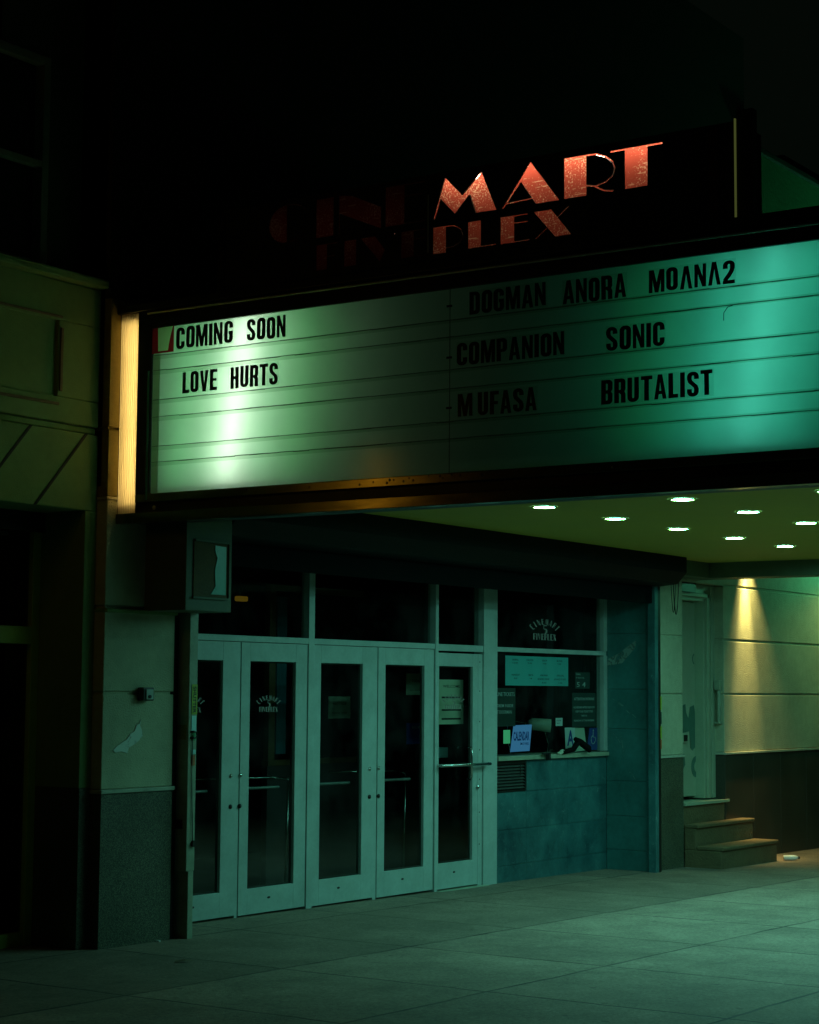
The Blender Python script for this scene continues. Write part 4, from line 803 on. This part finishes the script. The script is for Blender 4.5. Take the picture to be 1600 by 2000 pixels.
lw = ld.copy(); lw.energy = 170; lw.spot_size = math.radians(62); lv = bpy.data.objects.new('spot_spill', lw); COL.objects.link(lv); lv.parent = sp_; lv.location = lo.location; lv.rotation_euler = (math.radians(4), math.radians(-6), 0)

# its twin further along the wall, outside the picture, spills warm light on the steps and ground
sp2 = thing('spotlight', 'second warm spotlight further along the wall outside the picture', 'spotlight', (22.0, 8.3, 3.2))
part('can', MB().tube([(22.0, 8.3, 3.29), (22.0, 8.3, 3.21)], [.04, .045], 16, cap=False), M['black_metal'], sp2)
part('bracket', MB().box(21.98, 22.02, 8.3, 8.70, 3.29, 3.31), M['black_metal'], sp2)
l2 = bpy.data.lights.new('spot_beam', 'SPOT'); l2.energy = 34; l2.color = (1, .66, .14); l2.spot_size = math.radians(100); l2.spot_blend = .6; l2.shadow_soft_size = .04
o2 = bpy.data.objects.new('spot_beam', l2); COL.objects.link(o2); o2.parent = sp2; o2.rotation_euler = (0, math.radians(30), 0)
wl = thing('wall_lamp', 'round green-white lamp on a bracket beyond the right picture edge', 'lamp', (21.6, 7.6, 3.4))
part('globe', MB().ball((21.6, 7.6, 3.4), .12, 16), emis('globe_glass', (.14, 1, .50), 95), wl, smooth=True)
part('bracket', MB().tube([(21.6, 7.6, 3.52), (21.6, 8.0, 3.6), (21.6, 8.70, 3.6)], .02, 8), M['black_metal'], wl)

# ================================================================= SMALL THINGS ON THE FACADE
sc_ = thing('security_camera', 'small dark grey box camera mounted on the left stucco pillar', 'camera', (9.56, 8.66, 1.59))
part('housing', MB().box(9.505, 9.615, 8.645, 8.70, 1.592, 1.682), M['black_metal'], sc_, bevel=.008)
part('front_plate', MB().box(9.53, 9.60, 8.638, 8.645, 1.602, 1.668), M['door'], sc_, bevel=.003)
part('lens', MB().tube([(9.56, 8.63, 1.62), (9.56, 8.645, 1.62)], .012, 12), M['ink'], sc_)
mb = MB(); mb.prism([(9.28, 1.273), (9.30, 1.255), (9.36, 1.262), (9.415, 1.25), (9.43, 1.285), (9.47, 1.30), (9.52, 1.325), (9.563, 1.36), (9.553, 1.40), (9.535, 1.43), (9.545, 1.475), (9.53, 1.44), (9.50, 1.435), (9.485, 1.395), (9.44, 1.375), (9.41, 1.34), (9.36, 1.318), (9.32, 1.30)], 'y', 8.694, 8.699)
tag(part('plaster_smear', mb, M['plaster_white'], bevel=.001), 'pale torn smear stuck on the left pillar below the small camera', 'smear')
def sticker(mt, x0, x1, z0, z1, lab, y=8.617, nm='sticker', r=0):
    o = part(nm, MB().box(x0, x1, y-.0015, y, z0, z1), mt); o = tag(o, lab, 'sticker', 'stickers on the shutter jambs'); return o
s1 = sticker(M['yellow_st'], 9.962, 10.018, 1.50, 1.705, 'tall yellow sticker with dark writing on the left jamb')
me = text('SHUTTER', 'y', 0, .18, 0, 0, .034, bold=.02)
for v in me.vertices: x, y, z = v.co; v.co = (9.972+z, 8.6145, 1.69-x)
link('print', me, M['ink'], s1)
sticker(M['teal_st'], 9.963, 10.01, 1.385+.0, 1.492, 'pale blue blank sticker under the yellow one on the left jamb', 8.6168)
sticker(M['green_st'], 9.967, 10.01, 1.325+.0, 1.38, 'small green sticker on the left jamb', 8.6171)
sticker(M['teal_st'], 9.966, 10.01, 1.232, 1.262, 'thin pale blue strip under the looped handle on the left jamb', 8.6174)
s2 = sticker(M['orange_st'], 9.967, 10.005, 1.155, 1.225, 'small orange and white sticker lowest on the left jamb', 8.6169)
o = part('sticker', MB().box(9.9345, 9.9365, 8.64, 8.72, 1.33, 1.43), M['brown_st']); tag(o, 'ochre square sticker on the side face of the left jamb', 'sticker', 'stickers on the shutter jambs')
for z0, z1, mt, lb in ((1.50, 1.63, 'yellow_st', 'upper yellow sticker on the edge of the right pillar'), (1.36, 1.48, 'dark_card', 'dark sticker on the edge of the right pillar between two yellow ones'), (1.22, 1.34, 'yellow_st', 'lower yellow sticker on the edge of the right pillar'), (1.12, 1.21, 'orange_st', 'orange sticker lowest on the edge of the right pillar')):
    o = part('sticker', MB().box(16.934, 16.957, 8.61, 8.62, z0, z1), M[mt]); tag(o, lb, 'sticker', 'stickers on the shutter jambs')
mb = MB()
def sag(p0, p1, d, n=10): return [tuple(p0[i]+(p1[i]-p0[i])*k/n-(d*4*(k/n)*(1-k/n) if i == 2 else 0) for i in range(3)) for k in range(n+1)]
mb.tube(sag((16.72, 8.36, 2.74), (17.13, 8.5, 2.84), .36), .0045, 6)
tag(part('cable', mb, M['cable']), 'outer loop of black cable hanging from the right end of the roller hood', 'cable', 'cables hanging from the roller hood')
mb = MB(); mb.tube(sag((16.75, 8.40, 2.78), (17.10, 8.52, 2.84), .36), .0035, 6)
tag(part('cable', mb, M['cable']), 'inner loop of black cable hanging from the right end of the roller hood', 'cable', 'cables hanging from the roller hood')

sn_ = thing('ceiling_lamp', 'small amber lamp glimpsed through the glass above the second door', 'lamp', (12.53, 10.3, 2.40))
part('lamp_glass', MB().box(12.475, 12.59, 10.28, 10.34, 2.412, 2.455), emis('lobby_lamp_glass', (1.0, .62, .05), .08), sn_, bevel=.01)
part('stem', MB().tube([(12.53, 10.31, 2.456), (12.53, 10.31, 2.78)], .006, 8), M['black_metal'], sn_)
# --- deco decals on the glass: curved name, 5, straight word
def deco(ch):
    """unit-size deco letter: heavy left stroke, hairline right"""
    R = lambda a, b, c, d: [(a, c), (b, c), (b, d), (a, d)]
    if ch == 'C': return [R(.0, .3, .12, .88), R(.1, .3, 0, .12), R(.1, .3, .88, 1), R(.3, .6, .92, 1), R(.3, .6, 0, .08)], .62
    if ch == 'I': return [R(0, .3, 0, 1)], .3
    if ch == 'N': return [R(0, .07, 0, 1), [(.0, 1), (.3, 1), (.62, 0), (.36, 0)], R(.6, .67, 0, 1)], .67
    if ch == 'E': return [R(0, .3, 0, 1), R(.3, .58, .92, 1), R(.3, .5, .5, .58), R(.3, .58, 0, .08)], .58
    if ch == 'M': return [[(0, 0), (.08, 0), (.2, 1), (.12, 1)], [(.12, 1), (.3, 1), (.46, .2), (.36, 0)], [(.36, 0), (.46, .1), (.62, 1), (.56, 1)], [(.5, 1), (.7, 1), (.85, 0), (.6, 0)]], .85
    if ch == 'A': return [[(0, 0), (.07, 0), (.32, 1), (.26, 1)], [(.22, 1), (.40, 1), (.70, 0), (.42, 0)], R(.12, .45, .22, .29)], .7
    if ch == 'R': return [R(0, .3, 0, 1), R(.3, .55, .92, 1), R(.5, .57, .5, .95), R(.3, .55, .45, .53), [(.35, .45), (.42, .45), (.64, 0), (.57, 0)]], .64
    if ch == 'T': return [R(0, .62, .92, 1), R(.16, .46, 0, .92)], .62
    if ch == 'F': return [R(0, .3, 0, 1), R(.3, .56, .92, 1), R(.3, .5, .5, .58)], .56
    if ch == 'V': return [[(0, 1), (.3, 1), (.44, .2), (.36, 0)], [(.36, 0), (.44, .1), (.68, 1), (.61, 1)]], .68
    if ch == 'P': return [R(0, .3, 0, 1), R(.3, .55, .92, 1), R(.5, .57, .5, .95), R(.3, .55, .45, .53)], .57
    if ch == 'L': return [R(0, .3, 0, 1), R(.3, .58, 0, .08)], .58
    if ch == 'X': return [[(0, 1), (.3, 1), (.66, 0), (.36, 0)], [(0, 0), (.07, 0), (.62, 1), (.55, 1)]], .66
def decal(xc, zc, w_d, h_d, y, lab):
    mb = MB()
    def emit(ch, ox, oz, h, ang, cx0):
        polys, w_ = deco(ch); ca, sa = math.cos(ang), math.sin(ang)
        for q, p in enumerate(polys):
            pts = [(ox+((a-w_/2)*cx0*ca-b*h*-sa*-1)*1, oz+((a-w_/2)*cx0*sa+b*h*ca)) for a, b in p]
            pts = [(ox+(a-w_/2)*cx0*ca-b*h*sa, oz+(a-w_/2)*cx0*sa+b*h*ca) for a, b in p]
            mb.add([(px, y-.0002*q, pz) for px, pz in pts], [tuple(range(len(pts)))])
    n = 8
    for i, ch in enumerate('CINEMART'):
        q_ = (i-(n-1)/2)/((n-1)/2); a = -q_*math.radians(52)
        n0 = len(mb.v); emit(ch, 0, 0, .27, a*.8, .175)
        ox, oz = .46*math.sin(-a)/math.sin(math.radians(52)), .23-.24*(1-math.cos(a))/(1-math.cos(math.radians(52)))
        for k in range(n0, len(mb.v)): v = mb.v[k]; mb.v[k] = (v[0]+ox, v[1], v[2]+oz)
    u = -.5; tw = sum(deco(c)[1] for c in 'FIVEPLEX')+.09*7
    for ch in 'FIVEPLEX':
        w_ = deco(ch)[1]; k = 1.0/tw; emit(ch, u+w_*k/2, -.5, .30, 0, k); u += (w_+.09)*k
    # the figure 5
    for p in ([(-.06, .16), (.10, .16), (.10, .20), (-.06, .20)], [(-.06, .02), (-.03, .02), (-.03, .17), (-.06, .17)], [(-.05, .04), (.06, .05), (.12, -.02), (.12, -.12), (.05, -.19), (-.02, -.19), (.03, -.13), (.04, -.03), (.0, .01), (-.05, .01)]):
        mb.add([(a*.95, y-.0001, b*1.05) for a, b in p], [tuple(range(len(p)))])
    mb.v = [(xc+a*w_d, b, zc+c*h_d) for a, b, c in mb.v]
    return tag(part('window_decal', mb, M['decal']), lab, 'decal', 'curved name decals on the glass')
decal(10.62, 1.565, .24, .125, 9.20, 'pale curved name decal on the leftmost door glass, partly hidden by the jamb')
decal(11.53, 1.565, .225, .125, 9.20, 'pale curved name decal on the second door from the left')
decal(14.12, 1.575, .27, .13, 9.20, 'pale curved name decal on the rightmost door in front of a pinned notice')
decal(15.71, 2.255, .43, .20, 9.206, 'larger pale curved name decal on the glass above the ticket window')

def notice(name, x0, x1, z0, z1, y, mt, lab, lines=(), ink='ink', cat='notice', group=None):
    o = tag(part(name, MB().box(x0, x1, y, y+.002, z0, z1), M[mt]), lab, cat, group)
    for i, (s, a, b2, c, d) in enumerate(lines):
        link('print', text(s, 'y', x0+(x1-x0)*a, x0+(x1-x0)*b2, y-.0006, z0+(z1-z0)*c, z0+(z1-z0)*d, bold=.01), M[ink], o)
    return o
# link() with parent expects world coords: parents tagged first, fine
notice('price_board', 15.025, 16.185, 1.724, 1.998, 9.222, 'board', 'wide white price board at the top of the ticket window',
       [('GENERAL', .10, .20, .84, .90), ('12.00', .11, .19, .74, .79), ('CHILDREN', .32, .43, .84, .90), ('9.00', .34, .41, .74, .79), ('SENIOR', .57, .65, .84, .90), ('9.00', .58, .64, .74, .79), ('MATINEE', .81, .90, .84, .90), ('9.00', .82, .88, .74, .79),
        ('WEDNESDAY', .09, .22, .33, .39), ('8.00', .13, .18, .22, .27), ('3D', .35, .43, .33, .39), ('+4', .37, .41, .22, .27), ('ATMOSPHERE', .54, .66, .33, .39), ('SENIORS UNDER', .50, .69, .20, .26), ('8.00', .57, .64, .08, .13), ('SPECIAL', .81, .93, .33, .39), ('ADVANCE TICKETS', .76, .96, .20, .26), ('5.00', .84, .90, .08, .13)])
notice('ticket_notice', 14.802, 15.21, 1.35, 1.70, 9.226, 'dark_card', 'dark notice about online tickets at the left of the ticket window',
       [('ONLINE TICKETS', -.02, .96, .79, .89), ('REDEEM INSIDE', .08, .90, .50, .58), ('AT DOORMAN', .14, .84, .33, .42)], 'white_ink')
o = notice('list_notice', 16.27, 16.74, 1.33, 1.66, 9.226, 'dark_card', 'dark notice with four rows of small white lines at the right of the ticket window',
       [('ATTENTION PATRONS', .08, .92, .78, .86), ('NO REFUNDS AFTER THE SHOW', .06, .95, .54, .60), ('KEEP YOUR TICKET STUB', .14, .86, .42, .48), ('THANK YOU', .38, .62, .30, .35), ('PLEASE PAY AT THE WINDOW', .08, .92, .16, .21)], 'white_ink')
notice('sticker_notice', 16.33, 16.62, 1.70, 1.86, 9.226, 'dark_card', 'small dark hours notice above the list notice in the ticket window', [('OPEN', .05, .35, .82, .92), ('7 DAYS', .05, .6, .62, .7), ('5 4', .1, .7, .1, .4)], 'white_ink')
M['sheet_glow'] = emis('lit_blue_sheet', (.09, .40, .75), .40)  # sheet's brightness put in as its own emission
# leaning bright sheet: parallelogram
o = part('leaning_poster', MB().prism([(15.131, 1.115), (15.475, 1.118), (15.517, 1.362), (15.19, 1.358)], 'y', 9.232, 9.235), M['sheet_glow']); o = tag(o, 'bright blue sheet with dark lettering leaning inside the ticket window', 'poster')
me = text('CALENDAR', 'y', 15.185, 15.47, 9.2315, 1.215, 1.30, bold=.03); link('print', me, M['blue'], o)
me = text('MOVIES', 'y', 15.31, 15.46, 9.2315, 1.175, 1.198, bold=.02); link('print', me, M['blue'], o)
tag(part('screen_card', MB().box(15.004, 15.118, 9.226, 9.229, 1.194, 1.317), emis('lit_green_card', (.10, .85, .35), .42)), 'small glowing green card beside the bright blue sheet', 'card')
notice('small_notice', 15.945, 16.075, 1.343, 1.42, 9.222, 'paper_w', 'small white notice in the middle of the ticket window', [('PLEASE', .1, .8, .6, .75), ('RING', .15, .6, .25, .4)])
o = tag(part('grade_card', MB().prism([(16.17, 1.12), (16.36, 1.09), (16.345, 1.325), (16.15, 1.325)], 'y', 9.24, 9.243), M['paper_w']), 'white card with a big dark blue letter A in the ticket window', 'card')
link('print', text('A', 'y', 16.195, 16.325, 9.2394, 1.15, 1.30, bold=.03), M['blue'], o)
tag(part('paper_sheet', MB().prism([(16.37, 1.09), (16.60, 1.10), (16.55, 1.32), (16.36, 1.325)], 'y', 9.25, 9.253), M['paper']), 'plain pale sheet between the letter card and the blue access sign', 'paper')
o = tag(part('access_sign', MB().prism([(16.58, 1.10), (16.79, 1.10), (16.79, 1.315), (16.63, 1.315)], 'y', 9.235, 9.238), M['blue']), 'dark blue wheelchair access sign at the right end of the ticket window', 'sign')
mb = MB(); mb.tube([(16.70, 9.234, 1.285), (16.70, 9.234, 1.225), (16.74, 9.234, 1.225), (16.755, 9.234, 1.185)], .0035, 6); mb.tube([(16.70+.04*math.cos(a), 9.234, 1.20+.04*math.sin(a)) for a in [math.radians(100+i*24) for i in range(11)]], .0035, 6); mb.ball((16.70, 9.234, 1.293), .008, 8)
part('symbol', mb, M['white_ink'], o)
# clamp lamp
cl = thing('desk_lamp', 'round metal desk lamp on a bent wire arm inside the ticket window', 'lamp', (15.62, 9.45, 1.082))
mb = MB(); mb.tube([(15.80, 9.44, 1.36), (15.83, 9.41, 1.36), (15.93, 9.27, 1.345)], [.04, .058, .064], 20); part('lamp_shade', mb, M['jamb'], cl, smooth=True)
mb = MB(); mb.tube([(16.02, 9.36, 1.082), (16.02, 9.35, 1.18), (15.93, 9.34, 1.31)], .004, 6); mb.tube([(15.50, 9.45, 1.082), (15.42, 9.45, 1.25), (15.44, 9.45, 1.37), (15.52, 9.46, 1.39), (15.80, 9.44, 1.37)], .004, 6); part('arm', mb, M['steel'], cl)
# talk-through microphone on the counter
mc = thing('ticket_microphone', 'black bent microphone lying on the ticket counter', 'microphone', (16.1, 9.13, 1.082))
mb = MB(); mb.tube([(15.93, 9.14, 1.095), (16.05, 9.14, 1.11), (16.12, 9.13, 1.12), (16.18, 9.12, 1.18)], [.02, .026, .026, .03], 12); part('stand', mb, M['matte'], mc, smooth=True)
mb = MB(); mb.tube([(16.14, 9.12, 1.22), (16.22, 9.11, 1.19), (16.36, 9.10, 1.125), (16.39, 9.10, 1.10)], [.02, .032, .034, .02], 14); part('head', mb, M['matte'], mc, smooth=True)
tag(part('crumpled_paper', MB().ball((15.95, 9.15, 1.10), .03, 7, (1.5, 1, .8)).ball((15.87, 9.14, 1.09), .022, 6, (1.6, 1, .6)), M['paper']), 'crumpled pale paper beside the microphone on the ticket counter', 'paper')
tag(part('bag_clip', MB().box(15.60, 15.63, 9.09, 9.13, 1.03, 1.10).box(15.52, 15.60, 9.10, 9.13, 1.085, 1.097), M['black'], bevel=.003), 'small black clip on the edge of the ticket counter', 'clip')
# notices inside the lobby
notice('wall_notice', 14.10, 14.44, 1.41, 1.612, 10.55, 'paper', 'pale square notice seen through the third door', [('NOTICE', .2, .8, .62, .72), ('PLEASE WAIT', .15, .85, .22, .28)], group='notices inside the lobby')
notice('wall_notice', 14.26, 14.56, 1.63, 1.825, 9.8, 'paper', 'pale notice high behind the fourth door', [('TODAY', .3, .8, .6, .72), ('ALL SHOWS', .2, .9, .2, .26)], group='notices inside the lobby')
notice('wall_notice', 14.27, 14.57, 1.19, 1.38, 9.8, 'blue', 'dark blue framed notice low behind the fourth door', [('NOW', .3, .8, .72, .86)], 'white_ink', group='notices inside the lobby')
notice('pinned_board', 14.075, 14.467, 1.377, 1.77, 9.32, 'paper', 'pale pinned board with dark rows behind the rightmost door', [('WELCOME', .15, .85, .82, .88), ('____________', .1, .9, .58, .62), ('____________', .1, .9, .30, .34), ('____________', .1, .9, .10, .14)], group='notices inside the lobby')
tag(part('ticket_box', MB().box(14.50, 14.65, 9.6, 9.75, 1.066, 1.16), M['teal_st'], bevel=.004), 'small pale box on a ledge behind the rightmost door', 'box')
# amber lamp outside the picture on the neighbouring wall: its reflection runs down the trims
al = thing('wall_lamp', 'slim amber wall lamp on the shop building just outside the picture', 'lamp', (6.9, 8.6, 3.0))
part('lamp_glass', MB().tube([(6.62, 8.5, 3.0), (6.62, 8.5, 3.50)], .022, 14), M['amber'], al, smooth=True)
part('bracket', MB().box(6.55, 6.69, 8.55, 8.79, 2.95, 3.02).box(6.55, 6.69, 8.55, 8.79, 3.52, 3.56), M['black_metal'], al)
# green flood on the roof of the marquee, lighting the next building's wall
fl = thing('floodlight', 'green floodlight on the far roof behind the sign', 'floodlight', (23.5, 8.0, 4.3))
part('lamp_head', MB().box(23.4, 23.9, 7.9, 8.1, 4.25, 4.45), M['black_metal'], fl)
part('mount', MB().box(23.6, 23.7, 8.1, 8.70, 4.2, 4.30), M['black_metal'], fl)
part('lens', MB().box(23.43, 23.87, 7.93, 8.07, 4.452, 4.458), emis('flood_lens', (.08, 1, .40), 260), fl)
